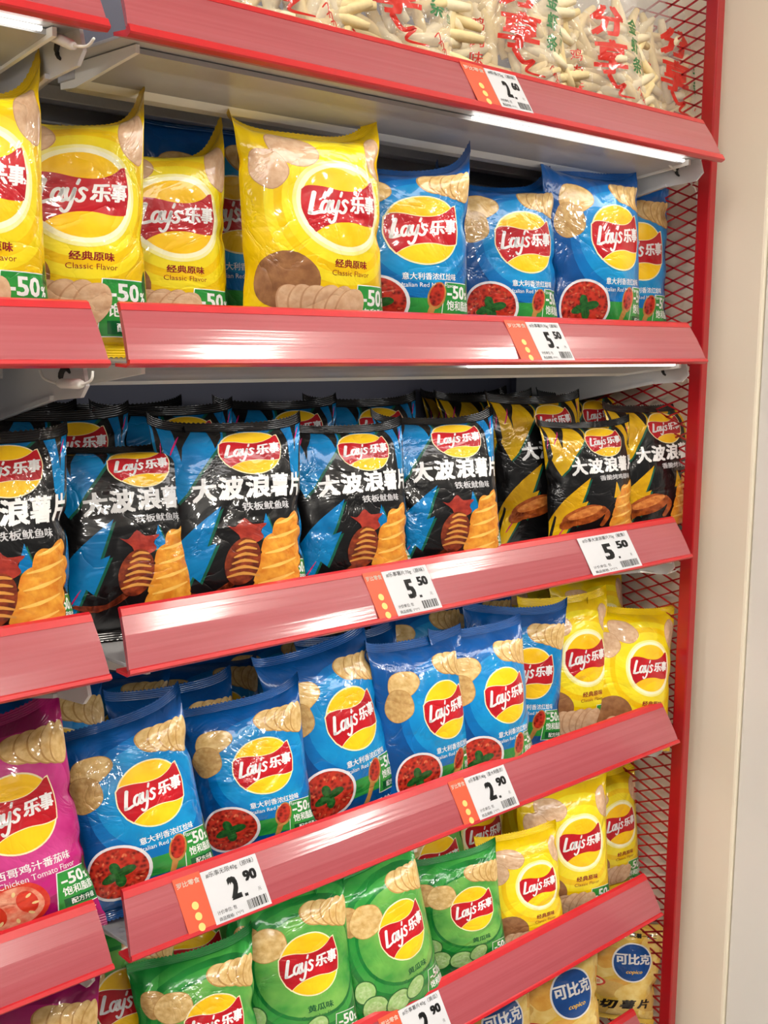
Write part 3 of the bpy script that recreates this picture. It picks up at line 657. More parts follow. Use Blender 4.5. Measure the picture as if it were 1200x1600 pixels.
# ------------------------------------------------------------------ bag body
def smooth(x): x = np.clip(x, 0, 1); return x*x*(3-2*x)
class Shape:
    def __init__(s, seed, H, D=0.178, dip=.03, earL=.02, earR=.02, bend=.35, s0=0.0, wr=1.0, twist=0.0, tuck=0.0):
        r = np.random.RandomState(seed); s.H = H; s.zs = 1.0; s.D = D*r.uniform(.94, 1.06); s.dip = dip; s.earL = earL; s.earR = earR; s.bend = bend; s.s0 = s0; s.twist = twist; s.tuck = tuck
        s.k = r.uniform(4, 13, 5); s.ph = r.rand(5)*6.28; s.k2 = r.uniform(4, 12, 5); s.ph2 = r.rand(5)*6.28
        s.cr = [(r.uniform(-.8, .8), r.uniform(.15, .9), r.uniform(0, 3.14), r.uniform(.10, .30), r.uniform(-.011, .009), r.uniform(.016, .045)) for _ in range(14)]
        s.side = [(r.choice([-1, 1]), r.uniform(.25, .85), r.uniform(.012, .030), r.uniform(.03, .06)) for _ in range(4)]
        s.wr = wr; s.low = r.rand(6)*6.28
    def p(s, u, v, side=-1):
        u = np.asarray(u, float); v = np.asarray(v, float); S = np.clip(u*2, -1, 1); t = v/s.H
        tb, tt = .05, .945; tp = np.clip((t-tb)/(tt-tb), 0, 1)
        prof = np.sin(math.pi*tp**.82)**.62
        a = .5*(1-.085*prof)
        th = S*1.42; x = a*np.sin(th)/math.sin(1.42)
        cth = (np.cos(th)-math.cos(1.42))/(1-math.cos(1.42))
        y = s.D*prof*cth
        e1 = np.exp(-(1-tp)*6.5); e2 = np.exp(-tp*9)
        wv = sum(np.cos(s.k[i]*S*2+s.ph[i]+(1-tp)*2*(i-2)) for i in range(5))/5
        wv2 = sum(np.cos(s.k2[i]*S*2+s.ph2[i]) for i in range(5))/5
        body = prof*cth
        y = y+s.wr*(.037*wv*e1+.026*wv2*e2)*np.minimum(1, body*3)
        for (cs, ct, an, ln, am, wd) in s.cr:
            du = (S-cs)*.5; dv = v-ct*s.H; q = du*math.cos(an)+dv*math.sin(an); o = -du*math.sin(an)+dv*math.cos(an)
            y = y+s.wr*am*np.exp(-(o/wd)**2)*np.exp(-(q/ln)**2)*np.minimum(1, body*3)
        for (sg, ct, am, wd) in s.side:     # dents pinched into the side folds
            g = np.exp(-((t-ct)/wd)**2)*smooth((S*sg-.45)/.55)
            x = x-sg*am*g; y = y-am*.6*g
        y = y+.007*np.sin(5*S+s.low[0])*np.sin(7*t+s.low[1])*body
        y = y*side if side < 0 else y*.72
        y = y+.012*np.sin(3*S+s.low[2])*(np.exp(-(1-t)*9)+np.exp(-t*12))+.010*np.sin(9*S+s.low[3])*np.exp(-(1-t)*16)
        k = smooth((t-.66)/.34)
        z = v - s.dip*k*(1-np.abs(np.clip(S-s.s0, -1, 1))**1.7)
        z = z+s.earL*k*np.clip(-S, 0, 1)**2+s.earR*k*np.clip(S, 0, 1)**2
        z = z-.02*smooth(1-t/.2)*0+s.tuck*np.exp(-t*14)*.0
        z0 = .80*s.H; dz = np.clip(z-z0, 0, None); an = s.bend*smooth((t-.80)/.16)*(1-.75*np.abs(S)**4)
        z = np.where(z > z0, z0+dz*np.cos(an), z); y = y+dz*np.sin(an)
        if s.twist:
            tw = s.twist*(t-.4); x, y = x*np.cos(tw)-y*np.sin(tw), x*np.sin(tw)+y*np.cos(tw)
        return np.stack([x, y, z*s.zs], -1)
    def pn(s, u, v, side=-1):
        e = .004; P0 = s.p(u, v, side)
        du = s.p(np.clip(u+e, -.5, .5), v, side)-s.p(np.clip(u-e, -.5, .5), v, side); dv = s.p(u, v+e, side)-s.p(u, v-e, side)
        n = np.cross(du, dv)*(1 if side < 0 else -1); n /= np.linalg.norm(n, axis=-1)[..., None]+1e-12
        return P0, n

def mesh_obj(name, co, faces, mats, mi, uv, film_uv, parent, normals=None):
    me = bpy.data.meshes.new(name); me.from_pydata(co.tolist(), [], faces)
    for m in mats: me.materials.append(m)
    if mi is not None: me.polygons.foreach_set('material_index', np.asarray(mi, np.int32))
    me.polygons.foreach_set('use_smooth', np.ones(len(faces), bool))
    li = np.empty(len(me.loops), np.int32); me.loops.foreach_get('vertex_index', li)
    for nm, q in (('print', uv), ('film', film_uv)):
        l = me.uv_layers.new(name=nm); l.data.foreach_set('uv', q[li].astype(np.float32).ravel())
    if normals is not None: me.normals_split_custom_set_from_vertices(normals.tolist())
    me.update(); o = bpy.data.objects.new(name, me); COL.objects.link(o); o.parent = parent; return o

def grid_faces(nu, nv, flip=False):
    f = []
    for j in range(nv):
        for i in range(nu):
            q = [j*(nu+1)+i, j*(nu+1)+i+1, (j+1)*(nu+1)+i+1, (j+1)*(nu+1)+i]; f.append(q[::-1] if flip else q)
    return f
LAYER0, LAYER1 = 0.00012, 0.000035
def bag_mesh(root, art, sh, W, seed, detail=1.0):
    A = ARTS[art]; H = A.H; fo = np.array([seed*.731 % 13, seed*1.37 % 11])
    nu, nv = NU, NV; tb, tt = TB*H, TT*H
    uu, vv = np.meshgrid(np.linspace(-.5, .5, nu+1), np.linspace(tb, tt, nv+1)); uf, vf = uu.ravel(), vv.ravel()
    fr, nf = sh.pn(uf, vf, -1); bk, nb = sh.pn(uf, vf, 1)
    co = np.concatenate([fr, bk])*W; n = len(uf)
    front = []
    for q in grid_faces(nu, nv): front += [[q[0], q[1], q[2]], [q[0], q[2], q[3]]]
    faces = front+[[i+n for i in q] for q in grid_faces(nu, nv, True)]
    uv = np.concatenate([np.stack([uf, vf], 1), np.stack([uf+2, vf], 1)])
    mesh_obj('pouch', co, faces, [A.base], None, uv, uv+fo, root, np.concatenate([nf, nb]))
    gf, gn = fr.reshape(nv+1, nu+1, 3), nf.reshape(nv+1, nu+1, 3)
    def facet(u, v):
        a = np.clip((u+.5)*nu, 0, nu-1e-6); b = np.clip((v-tb)/(tt-tb)*nv, 0, nv-1e-6)
        i, j = a.astype(int), b.astype(int); x, y = (a-i)[:, None], (b-j)[:, None]; lowr = x >= y
        def mix(g):
            p00, p10, p11, p01 = g[j, i], g[j, i+1], g[j+1, i+1], g[j+1, i]
            return np.where(lowr, p00+x*(p10-p00)+y*(p11-p10), p00+y*(p01-p00)+x*(p11-p01))
        nn = mix(gn); return mix(gf), nn/(np.linalg.norm(nn, axis=1)[:, None]+1e-12)
    for nm, v0, v1, teeth in (('top_seal', tt, H, True), ('bottom_seal', 0.0, tb, False)):
        cu = 88; rv = 7
        uu, vv = np.meshgrid(np.linspace(-.5, .5, cu+1), np.linspace(v0, v1, rv+1))
        zig = (np.arange(cu+1) % 2)*.011
        if teeth: vv[-1] -= zig
        else: vv[0] += zig
        uf, vf = uu.ravel(), vv.ravel(); th = .0035
        a_, nn = sh.pn(uf, vf, -1); n = len(uf)
        co = np.concatenate([a_+nn*th*.5, a_-nn*th*.5])*W
        q = grid_faces(cu, rv); fs = q+[[i+n for i in r[::-1]] for r in q]
        uvq = np.stack([uf, vf], 1); uvq = np.concatenate([uvq, uvq])
        mesh_obj(nm, co, fs, [A.seal], None, uvq, uvq+fo, root)
    for nm in A.order:
        part_name = nm.split('#')[0]
        p = A.parts[nm]; u, v = p['v'][:, 0], p['v'][:, 1]
        P0, nn = facet(u, v)
        co = P0*W+nn*(LAYER0+LAYER1*p['l'])[:, None]
        mesh_obj(part_name, co, p['f'], p['mats'], p['m'], p['v'], p['v']+fo, root, nn)

NAMES = {'yellow_big': 'large_classic_chip_bag', 'blue_big': 'large_meat_sauce_chip_bag', 'yellow': 'classic_chip_bag', 'blue': 'meat_sauce_chip_bag', 'green': 'cucumber_chip_bag', 'magenta': 'tomato_chip_bag', 'squid': 'squid_ridged_chip_bag', 'wing': 'wing_ridged_chip_bag', 'gold': 'gold_chip_bag'}
LOGO_AT = {'yellow': (EU, .80), 'blue': (EU, .80), 'green': (EU, .80), 'magenta': (EU, .80), 'yellow_big': (EU, .88), 'blue_big': (EU, .88), 'squid': (.105, 1.14), 'wing': (.105, 1.14), 'gold': (.10, .72)}
REPORT = []
def bag(art, px, py, W, yaw, lean, roll, label, group, tier=None, Y=None, seed=None, detail=1.0, fit=False, **kw):
    """stand a bag so that its emblem's middle lies on the sight line (px,py); on the deck of `tier`, or at depth Y of that emblem"""
    bag.n += 1; seed = seed or bag.n
    A = ARTS[art]; sh = Shape(seed, A.H, **kw)
    Rm = np.array(Matrix.Rotation(R(yaw), 3, 'Z') @ Matrix.Rotation(R(-lean), 3, 'X') @ Matrix.Rotation(R(roll), 3, 'Y'))
    lu, lv = LOGO_AT[art]; pl = Rm @ (sh.p(np.array([lu]), np.array([lv]))[0]*W)
    d = ray(px, py)
    corners = [Rm @ (sh.p(np.array([uu]), np.array([vv]), sd)[0]*W) for uu in (-.5, -.3, 0, .3, .5) for vv in (0, .1, .2, .3) for sd in (-1, 1)]
    low = min(c_[2] for c_ in corners)
    C9 = [(uu, vv, sd) for uu in (-.5, -.3, 0, .3, .5) for vv in (0, .1, .2, .3) for sd in (-1, 1)]
    loc_ = lambda uu, vv, sd: Rm @ (sh.p(np.array([uu]), np.array([vv]), sd)[0]*W)
    if Y is None:
        lam = (DECK[tier]-low+0.0005+pl[2]-CAM[2])/d[2]; base = CAM+lam*d-pl
        fr_ = base[1]+min(loc_(a_, b_, c_)[1] for a_, b_, c_ in C9)-RY[tier]
        if fr_ < FRONT: Y = CAM[1]+lam*d[1]+FRONT-fr_; fit = True       # would stick through the rail: stand it a little deeper
    if Y is not None: lam = (Y-CAM[1])/d[1]
    want = CAM+lam*d
    if Y is not None and tier is not None and fit:      # size read from how high the emblem stands above the deck
        for _ in range(5):
            k = (want[2]-DECK[tier]-0.0005)/(pl[2]-low); W *= k**.6; sh.zs *= k**.4
            pl = loc_(lu, lv, -1); low = min(loc_(*c_)[2] for c_ in C9)
    base = want-pl
    if Y is not None and tier is not None: base[2] = DECK[tier]-low+0.0005
    got = base+pl-CAM; q = got@CF; gx, gy = 600+FPX*(got@CR)/q, 800-FPX*(got@CU)/q
    root = empty(NAMES[art], tuple(base)); tag(root, label, 'chip bag', group)
    root.rotation_euler = Matrix(Rm).to_euler()
    bag_mesh(root, art, sh, W, seed, detail); bag.last = sh
    ys = [base[1]+(Rm @ (sh.p(np.array([0.]), np.array([vv]), sd)[0]*W))[1] for vv in (0, .4, .7, 1.4) for sd in (-1, 1)]
    fy = min((base+Rm @ (sh.p(np.array([uu]), np.array([vv]), -1)[0]*W))[1] for uu in (-.5, -.25, 0, .25, .5) for vv in (0, .2, .35))-(RY[tier] if tier is not None else 0)
    REPORT.append('%-8s (%4d,%4d) base x %.3f y %.3f z-deck %.3f  yrange %.3f..%.3f W %.3f front %.3f shows at %d %d' % (art, px, py, base[0], base[1], base[2]+low-(DECK[tier] if tier is not None else 0), min(ys), max(ys), W, fy, gx, gy))
    return root
bag.n = 0
FRONT = 0.026       # clearance kept behind the foot of the rail

def yaw_for(px, asp):
    """how far a bag is turned, from how narrow its emblem looks"""
    al = math.degrees(YAW)+math.degrees(math.atan((px-600)/FPX))
    return -(al+9-math.degrees(math.acos(min(.985, asp))))

# second shelf: large yellow and blue bags standing upright
BIG, SMALL, RIDGED = 0.172, 0.150, 0.160
G2_ = 'large bags on the second shelf'
bag('yellow_big', -35, 274, BIG, yaw_for(-35, .95), 5, 0, 'yellow classic potato chip bag cut off by the left picture edge, second shelf', G2_, 1, Y=.045, fit=True, earR=.13, dip=.05, bend=.9)
bag('yellow_big', 131, 303, BIG, yaw_for(131, .97), 5, 0, 'yellow classic potato chip bag standing behind the rail joint, second shelf', G2_, 1, Y=.08, fit=True, earR=.14, dip=.05, bend=1.0)
bag('yellow_big', 279, 338, BIG, yaw_for(279, .92), 6, 0, 'lower yellow classic chip bag in front of the hidden blue bag, second shelf', G2_, 1, Y=.115, fit=True, earR=.15, dip=.06, bend=1.0, s0=-.2)
bag('yellow_big', 540, 322, BIG*1.02, yaw_for(540, .78), 4, 0, 'wide yellow classic chip bag beside the first large blue bag, second shelf', G2_, 1, Y=0.05, fit=True, earL=.05, earR=.04, dip=.07, bend=.85)
bag('blue_big', 372, 335, BIG, -8, 4, 0, 'blue meat sauce chip bag mostly hidden behind the yellow bags, second shelf', G2_, 1, Y=.20, fit=True, earR=.02, dip=.01, bend=.1)
bag('blue_big', 664, 358, BIG, yaw_for(664, .93), 5, 0, 'blue meat sauce chip bag touching the wide yellow bag, second shelf', G2_, 1, Y=0.065, fit=True, earR=.07, dip=.08, bend=.8)
bag('blue_big', 825, 377, BIG, yaw_for(825, .74), 7, 0, 'middle blue meat sauce chip bag of the three in front, second shelf', G2_, 1, Y=0.09, fit=True, earR=.05, dip=.07, bend=.8)
bag('blue_big', 970, 370, BIG, yaw_for(970, .60), 4, 0, 'blue chip bag with tall left corner near the red mesh, second shelf', G2_, 1, Y=0.06, fit=True, earL=.16, earR=.03, dip=.06, bend=.6, s0=.3)
bag('blue_big', 1003, 392, BIG, -24, 4, 0, 'blue chip bag tucked behind the tall-cornered one by the mesh, second shelf', G2_, 1, Y=.105, fit=True, earR=.05, dip=.03, bend=.2)

# third shelf: black ridged-chip bags
G3a, G3b = 'black and blue bags on the third shelf', 'black and yellow bags on the third shelf'
bag('squid', 12, 735, RIDGED, yaw_for(12, .95), 10, 0, 'black and blue squid chip bag cut off by the left picture edge', G3a, 2, Y=0.075, fit=True, bend=.3)
bag('squid', 221, 728, RIDGED, yaw_for(221, .90), 15, 0, 'black and blue squid chip bag behind the rail joint, third shelf', G3a, 2, Y=.125, fit=True, bend=.7, dip=.05)
bag('squid', 394, 705, RIDGED, yaw_for(394, .93), 14, 0, 'black and blue squid chip bag facing front, second from the joint', G3a, 2, Y=.088, fit=True, bend=.4)
bag('squid', 572, 704, RIDGED, yaw_for(572, .84), 13, 0, 'black and blue squid chip bag above the middle price label', G3a, 2, Y=0.085, fit=True, bend=.4)
bag('squid', 717, 686, RIDGED, yaw_for(717, .84), 14, 0, 'black and blue squid chip bag next to the black and yellow bags', G3a, 2, Y=0.08, fit=True, bend=.5, dip=.04)
for px, py, Y, t_ in ((122, 690, .20, 'behind the joint bag, its emblem half showing'), (296, 676, .215, 'behind the front-facing squid bag'), (470, 668, .24, 'in the back row behind the middle of the shelf'), (40, 672, .27, 'in the back row at the far left'), (600, 668, .235, 'in the back row behind the last two squid bags'), (215, 668, .285, 'deepest in the back row, left half')):
    bag('squid', px, py, RIDGED, -18, 8, 0, 'black and blue squid chip bag ' + t_, G3a, 2, Y=Y, detail=.7, bend=.35)
bag('wing', 945, 690, RIDGED*1.16, yaw_for(945, .69), 9, 0, 'black and yellow wing chip bag above the wide white price label', G3b, 2, Y=.10, fit=True, bend=.4)
bag('wing', 1041, 668, RIDGED*1.06, yaw_for(1041, .62), 8, 0, 'black and yellow wing chip bag against the red mesh end', G3b, 2, Y=0.085, fit=True, bend=.3)
for px, py, Y, yw, t_ in ((790, 668, .23, -18, 'directly behind the last squid bag'), (868, 672, .155, -14, 'behind and left of the one above the wide label'), (760, 650, .29, -10, 'deepest in the back row'), (938, 655, .20, -12, 'in the rear row beside the red mesh end')):
    bag('wing', px, py, RIDGED, yw, 7, 0, 'black and yellow wing chip bag ' + t_, G3b, 2, Y=Y, detail=.7, bend=.35)

# fourth shelf: small blue, yellow and magenta bags
G4 = 'small bags on the fourth shelf'
bag('magenta', 28, 1272, SMALL*1.12, yaw_for(28, .97), 15, -8, 'magenta tomato chip bag standing at the end of the left bay', G4, 3, earR=.10, earL=-.04, s0=-.3, bend=.35, dip=.05)
bag('blue', 240, 1238, SMALL, yaw_for(240, .93), 16, -8, 'small blue chip bag behind the rail joint next to the magenta bag', G4, 3, earR=.10, earL=-.04, s0=-.3, bend=.35, dip=.05)
bag('blue', 415, 1196, SMALL, yaw_for(415, .97), 13, -7, 'small blue chip bag facing front, second after the joint', G4, 3, earR=.10, earL=-.04, s0=-.3, bend=.35, dip=.05)
bag('blue', 556, 1122, SMALL*1.03, yaw_for(556, .72), 13, -6, 'small blue chip bag with whole meat bowl showing, third after the joint', G4, 3, earR=.04, bend=.5, dip=.03)
bag('blue', 700, 1108, SMALL, yaw_for(700, .62), 10, 0, 'small narrow-looking blue chip bag, fourth after the joint', G4, 3, earL=.03, bend=.3, dip=.04)
bag('blue', 795, 1086, SMALL, yaw_for(795, .64), 11, 0, 'small blue chip bag above the right price label, fifth after the joint', G4, 3, earL=.03, bend=.3, dip=.03)
bag('blue', 832, 1052, SMALL, yaw_for(832, .88), 10, 4, 'small blue chip bag squeezed in beside the first small yellow bag', G4, None, Y=.115, earR=.08, bend=.2, dip=.03)
bag('yellow', 920, 1028, SMALL, yaw_for(920, .72), 9, 0, 'small yellow chip bag right of the squeezed blue one, fourth shelf', G4, 3, earR=.03, bend=.4)
bag('yellow', 1018, 1044, SMALL, yaw_for(1018, .70), 10, 8, 'small yellow chip bag tipped against the red mesh, fourth shelf', G4, None, Y=.055, earR=.03, bend=.5)
for art, px, py, Y, W_, yw, ln, t_ in (('blue', 318, 1196, .15, SMALL, -10, 10, 'standing between and behind the first two small blue bags'), ('blue', 590, 1098, .16, SMALL, -10, 10, 'standing behind the one with the whole meat bowl'),
    ('blue', 95, 1190, .17, SMALL, -20, 25, 'slumped behind the magenta bag'), ('blue', 205, 1150, .25, SMALL, -25, 30, 'lying back behind the bag at the joint'), ('blue', 350, 1120, .26, SMALL, -25, 30, 'lying back behind the front-facing small bag'),
    ('blue', 460, 1080, .255, SMALL, -20, 25, 'leaning on the rear row, left of centre'), ('blue', 690, 1030, .22, SMALL, -15, 15, 'piled behind the narrow-looking one'), ('blue', 770, 1010, .23, SMALL, -20, 15, 'piled behind the fifth one after the joint'),
    ('yellow', 955, 985, .135, SMALL, -10, 8, 'behind the two small yellow bags in front'), ('yellow', 850, 975, .235, SMALL, -10, 12, 'at the back behind the squeezed blue one')):
    bag(art, px, py, W_, yw, ln, 0, 'small %s chip bag %s, fourth shelf' % (art, t_), G4, None, Y=Y, detail=.75, earR=.05, bend=.4)

# fifth shelf: small green and yellow bags
G5 = 'small bags on the fifth shelf'
bag('green', 340, 1600, SMALL, yaw_for(340, .95), 14, -3, 'green cucumber chip bag with raised right corner, at the left under the big price label', G5, 4, earR=.10, earL=-.04, s0=-.3, bend=.35, dip=.05)
bag('green', 487, 1506, SMALL, yaw_for(487, .93), 14, -4, 'green cucumber chip bag with full emblem, second from left', G5, 4, earR=.04, bend=.5, dip=.03)
bag('green', 634, 1452, SMALL, yaw_for(634, .68), 13, -7, 'green cucumber chip bag with cucumber slices in view, third from left', G5, 4, earR=.05, bend=.4, dip=.03)
bag('green', 742, 1420, SMALL, yaw_for(742, .86), 11, -5, 'green cucumber chip bag touching the small yellow bags', G5, 4, earR=.06, bend=.2, dip=.03)
bag('yellow', 845, 1383, SMALL, yaw_for(845, .74), 13, 0, 'small yellow chip bag next to the last green bag, fifth shelf', G5, 4, earR=.03, bend=.4, dip=.03)
bag('yellow', 912, 1317, SMALL, yaw_for(912, .80), 9, 0, 'small yellow chip bag in the middle of three, fifth shelf', G5, 4, earR=.04, bend=.4, dip=.03)
bag('yellow', 972, 1288, SMALL, yaw_for(972, .66), 8, 0, 'small yellow chip bag nearest the red mesh, fifth shelf', G5, 4, Y=.11, fit=True, earR=.04, bend=.4, dip=.03)
bag('magenta', 60, 1702, SMALL*1.1, -30, 14, 0, 'magenta tomato chip bag at the lower left corner, only its top showing', G5, 4, Y=.085, fit=True, earR=.05, bend=.3)
for art, px, py, Y, yw, t_ in (('green', 205, 1600, .165, -25, 'behind the magenta bag in the lower left corner'), ('green', 308, 1505, .19, -20, 'behind the one with the raised corner'), ('green', 570, 1440, .17, -15, 'between and behind the two in the middle'), ('green', 690, 1375, .18, -15, 'peeping out behind the last green bag'),
    ('yellow', 760, 1345, .20, -12, 'in the rear row behind the last green bag'), ('yellow', 860, 1300, .20, -12, 'in the rear row behind the middle yellow bag'), ('yellow', 960, 1250, .17, -8, 'in the rear corner by the red mesh')):
    bag(art, px, py, SMALL, yw, 10, 0, 'small %s chip bag %s, fifth shelf' % (art, t_), G5, 4, Y=Y, detail=.75, earR=.05, bend=.4)

# lowest shelf: gold bags
G6 = 'gold bags on the lowest shelf'
bag('gold', 897, 1553, SMALL*1.08, yaw_for(897, .78), 10, 0, 'gold chip bag with round blue emblem, left of the tipped one', G6, 5, earR=.03, bend=.3, dip=.02)
bag('gold', 990, 1505, SMALL*1.12, yaw_for(990, .90), 10, 10, 'gold chip bag with round blue emblem tipped against the mesh', G6, 5, Y=.09, fit=True, earR=.03, bend=.1, dip=.01)
bag('gold', 790, 1600, SMALL*1.05, -20, 10, 0, 'gold chip bag mostly hidden below the fifth rail', G6, 5, earR=.03, bend=.3, dip=.02)


# price labels slid into the rails
def price_label(r, px0, pxm, px1, pyc, title, big, small, label, strip=True, wide=False):
    """px0..pxm orange strip, pxm..px1 white card, read along the rail's middle line"""
    def X(px, py):      # where that sight line meets the rail plane of tier r
        d = ray(px, py); n = np.array([0, -DZ, DY]); p0 = np.array([0, RY[r], RZ[r]])
        return (CAM+d*(((p0-CAM)@n)/(d@n)))[0]
    xa, xm, xb = X(px0, pyc[0]), X(pxm, pyc[1]), X(px1, pyc[2])
    L_ = math.hypot(DY, DZ); x_c = (xm+xb)/2; wd = xb-xm
    y_, z_ = rail_pt(r, .45, .0045)
    t = empty('price_label', (x_c, y_, z_)); tag(t, label, 'price label', 'price labels on the red rails')
    # local frame: x along the rail, second axis up the slope, third out of the face
    e1, e2, e3 = np.array([1, 0, 0]), np.array([0, DY/L_, DZ/L_]), np.array([0, -DZ/L_, DY/L_])
    def put(name, mats, v2, faces, out, th=0.0, mi=None):
        v2 = np.asarray(v2, float); n = len(v2)
        top = [e1*p[0]+e2*p[1]+e3*(out+th) for p in v2]
        m = MB(); m.add(top, faces)
        if th > 0:
            bot = [e1*p[0]+e2*p[1]+e3*out for p in v2]; m.add(bot, [list(f)[::-1] for f in faces])
            m.add(top+bot, [(q, (q+1) % n, n+(q+1) % n, n+q) for q in range(n)])
        return m.build(name, mats, t)
    hh = L_*.405; y0 = -L_*.02
    q = [(-wd/2, -hh+y0), (wd/2, -hh+y0), (wd/2, hh+y0), (-wd/2, hh+y0)]
    put('paper_card', PAPER, q, [(0, 1, 2, 3)], 0, .0004)
    def txt(name, mat, string, cx, cy, w=None, h=None, bold=0.02, shear=0):
        v, f = text2d(string, 0, shear); v = v.copy(); lo, hi = v.min(0)-bold, v.max(0)+bold; v -= (lo+hi)/2; sz = hi-lo
        k = np.array([w/sz[0], h/sz[1]]) if w and h else np.array([1, 1])*((w/sz[0]) if w else (h/sz[1]))
        V, Fc = [], []
        for dx, dy in (((-1, -.6), (1, .6), (-1, .6), (1, -.6), (0, 0)) if bold > .02 else ((-.5, 0), (.5, 0))):
            n = len(V); V += list((v+np.array([dx, dy])*bold)*k+np.array([cx, cy])); Fc += [[i+n for i in g] for g in f]
        return V, Fc
    def ink(name, mat, items, out=.0006):
        V, Fc = [], []
        for v, f in items:
            n = len(V); V += list(v); Fc += [[i+n for i in g] for g in f]
        return put(name, mat, V, Fc, out)
    ink('title_lettering', INK, [txt('', None, title, 0.0, hh*.80+y0, w=wd*.86, h=hh*.24, bold=.012)])
    ink('price_lettering', INK, [txt('', None, big, -wd*.03, hh*.06+y0, w=wd*.19, h=hh*.92, bold=.06), txt('', None, '.', wd*.135, -hh*.34+y0, h=hh*.16, bold=.06),
        txt('', None, small, wd*.29, hh*.32+y0, w=wd*.24, h=hh*.44, bold=.06)])
    bars, rs = [], random.Random(int(px0)); x = wd*.10
    while x < wd*.44:
        bw = rs.choice([.0006, .0006, .0011, .0016]); bars.append(([(x, -hh*.90+y0), (x+bw, -hh*.90+y0), (x+bw, -hh*.55+y0), (x, -hh*.55+y0)], [(0, 1, 2, 3)])); x += bw+rs.choice([.0006, .001])
    ink('barcode', INK, bars)
    ink('small_print', INK, [txt('', None, '计价单位: 包', -wd*.26, -hh*.62+y0, w=wd*.34, h=hh*.16, bold=.01), txt('', None, '商品规格: 1*1*1', -wd*.22, -hh*.86+y0, w=wd*.42, h=hh*.15, bold=.01), txt('', None, '元', wd*.38, -hh*.30+y0, h=hh*.14, bold=.01)])
    if strip:
        sw = xm-xa; cx = -wd/2-sw/2
        st = put('brand_strip', LABEL_OR, [(cx-sw/2, -hh*1.05+y0), (cx+sw/2, -hh*1.05+y0), (cx+sw/2, hh*1.08+y0), (cx-sw/2, hh*1.08+y0)], [(0, 1, 2, 3)], -.0004, .0003)
        ink('shop_lettering', LABEL_WH, [txt('', None, '罗比零食', cx, hh*.80+y0, w=sw*.86, h=hh*.22, bold=.03)], .0003)
        dots = []
        for k in range(3):
            a = np.linspace(0, 2*math.pi, 14, endpoint=False); dots.append((np.stack([cx+sw*.0+hh*.15*np.cos(a), -hh*.06-hh*.40*k+y0+hh*.15*np.sin(a)], 1), [list(range(14))]))
        ink('round_spots', LABEL_YE, dots, .0002)
price_label(0, 722, 757, 808, (118, 124, 138), '#虾条75g（原味）', '2', '60', 'price label reading 2.60 on the top rail')
price_label(1, 798, 830, 882, (537, 537, 540), '#乐事薯片70g（原味）', '5', '50', 'price label reading 5.50 on the second rail, under the blue bags')
price_label(2, 576, 603, 671, (935, 927, 912), '#乐事薯片70g（原味）', '5', '50', 'price label reading 5.50 in the middle of the third rail')
price_label(2, 903, 905, 983, (862, 862, 850), '#乐事大波浪薯片70g（鱿鱼）', '5', '50', 'wide white price label 5.50 under the black and yellow bags', strip=False)
price_label(3, 277, 321, 407, (1415, 1405, 1372), '#乐事无限40g（原味）', '2', '90', 'largest-looking price label, 2.90 beside the joint on the fourth rail')
price_label(3, 706, 730, 793, (1250, 1242, 1222), '#乐事薯片40g（意大利香浓）', '2', '90', 'price label reading 2.90 near the middle of the fourth rail')
price_label(4, 596, 626, 691, (1620, 1604, 1575), '#乐事薯片40g（黄瓜）', '2', '90', 'price label reading 2.90 on the fifth rail, cut by the bottom edge')

# top shelf: clear bags of pale puffed sticks
def clear_film():
    m, nt, b = node_mat('clear_film'); L = nt.links.new; N = nt.nodes.new
    b.inputs['Base Color'].default_value = lin((244, 240, 236))+(1,); b.inputs['Roughness'].default_value = 0.12
    b.inputs['Coat Weight'].default_value = 0.6; b.inputs['Coat Roughness'].default_value = 0.06
    film_bump(nt, b, 0.5)
    tr = N('ShaderNodeBsdfTransparent'); tr.inputs[0].default_value = (0.97, 0.96, 0.95, 1)
    mx = N('ShaderNodeMixShader'); lw = N('ShaderNodeLayerWeight'); lw.inputs[0].default_value = 0.35
    mr = N('ShaderNodeMath'); mr.operation = 'MULTIPLY_ADD'; mr.inputs[1].default_value = 0.22; mr.inputs[2].default_value = 0.17
    L(lw.outputs['Facing'], mr.inputs[0]); L(mr.outputs[0], mx.inputs[0]); L(tr.outputs[0], mx.inputs[1]); L(b.outputs[0], mx.inputs[2])
    L(mx.outputs[0], nt.nodes['Material Output'].inputs['Surface']); return m
CLEAR = clear_film()
INK_RED = film('print_brush_red', (214, 44, 30), bump=.5); INK_GRN = film('print_brush_green', (40, 120, 60), bump=.5)
A = Art(CLEAR, CLEAR, 1.40); Q = 'brush_lettering'
A.text(Q, INK_RED, 2, '分', (.06, .86), .25, .24, .02, .05, .15); A.text(Q, INK_RED, 2, '享', (.06, .60), .25, .25, .02, .05, .1); A.stroke(Q, INK_RED, 2, [(.03, .47), (.08, .40), (.14, .42), (.10, .35), (.22, .34)], .03, (1, .8, .3))
for k, ch in enumerate('金虾条'): A.text('product_lettering', INK_GRN, 2, ch, (.28, .86-.14*k), .11, .12, -.05, .03, .1)
for k, ch in enumerate('经济包'): A.text('product_lettering', INK_GRN, 2, ch, (.385, .68-.07*k), .055, .055, -.05, .015)
for k, ch in enumerate('鸡肉味'): A.text('flavour_lettering', INK_RED, 2, ch, (-.17, .60-.11*k), .075, .085, 0, .015)
A.text('weight_lettering', INK_GRN, 2, '膨化食品', (-.13, .235), .24, .06, 0, .015); A.text('weight_lettering', INK_RED, 2, '净含量:75克', (.17, .235), .28, .06, 0, .03)
for k in range(5): A.stroke('doodle_print', INK_RED, 2, [(.26+.03*k, .40-.03*k), (.29+.03*k, .43-.04*k), (.31+.03*k, .36-.03*k)], .008, (1, 1, 1), 3)
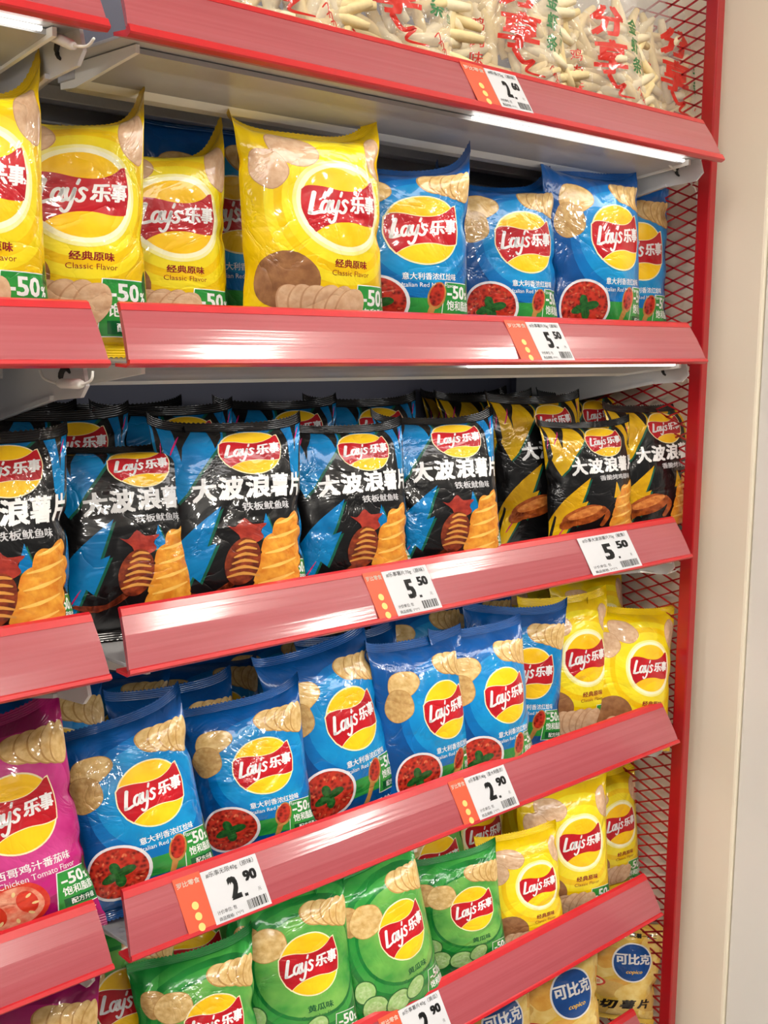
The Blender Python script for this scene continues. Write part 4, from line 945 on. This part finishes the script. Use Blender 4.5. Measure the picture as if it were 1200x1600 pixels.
ARTS['clear'] = A.done(); NAMES['clear'] = 'puffed_stick_bag'; LOGO_AT['clear'] = (.06, .6)
STICK = plain('puffed_stick', (236, 214, 160), 0.7, noise=0.06, scale=120, bump=0.4)
STICK2 = plain('puffed_stick_pale', (240, 226, 190), 0.7, noise=0.06, scale=120, bump=0.4)
stick_meshes = []
for k in range(4):
    rs = random.Random(k); n = 7; L_ = .062+.009*k
    b = MB(); b.tube([(L_*(i/(n-1)-.5), .004*math.sin(i*.9+k), .003*math.cos(i*.7+k)) for i in range(n)], [.0044, .0062, .0066, .0067, .0066, .0061, .0042], seg=9)
    o = b.build('puffed_stick', STICK if k % 2 else STICK2); stick_meshes.append(o.data); bpy.data.objects.remove(o)
for n_, (px, py, Y, yw, rl, lab) in enumerate(((440, -40, .085, -30, 4, 'clear bag of pale puffed sticks, leftmost on the top shelf'), (624, -8, .08, -26, 3, 'clear bag of pale puffed sticks behind the top price label'), (815, 20, .085, -24, 4, 'clear bag of puffed sticks left of the fully readable red lettering'), (958, 62, .085, -18, -2, 'clear bag of puffed sticks with large red brush lettering in view'), (1056, 132, .095, -12, 6, 'narrow-looking clear bag of puffed sticks against the red mesh'))):
    root = bag('clear', px, py, .185, yw, 10, rl, lab, 'clear bags of puffed sticks on the top shelf', 0, Y=Y, D=.16, bend=.2, wr=1.3)
    W = .185; sh = bag.last; rs = random.Random(n_+40)
    for k in range(96):
        if k < 80: u, v, dq = -.40+.80*((k % 8)+rs.uniform(.1, .9))/8, .12+.80*((k//8)+rs.uniform(.1, .9))/10, rs.uniform(0, .18)
        else: u, v, dq = rs.uniform(-.40, .40), rs.uniform(.12, .9), rs.uniform(.2, .4)
        f_ = sh.p(np.array([u]), np.array([v]), -1)[0]; g_ = sh.p(np.array([u]), np.array([v]), 1)[0]
        p_ = f_+(g_-f_)*min((.0135/W)/max(abs(g_[1]-f_[1]), 1e-3)+dq, .6)
        o = bpy.data.objects.new('puffed_stick', stick_meshes[k % 4]); COL.objects.link(o); o.parent = root
        o.location = tuple(p_*W); o.rotation_euler = (rs.uniform(-.25, .25), rs.uniform(-1.5, 1.5), rs.uniform(-.3, .3))
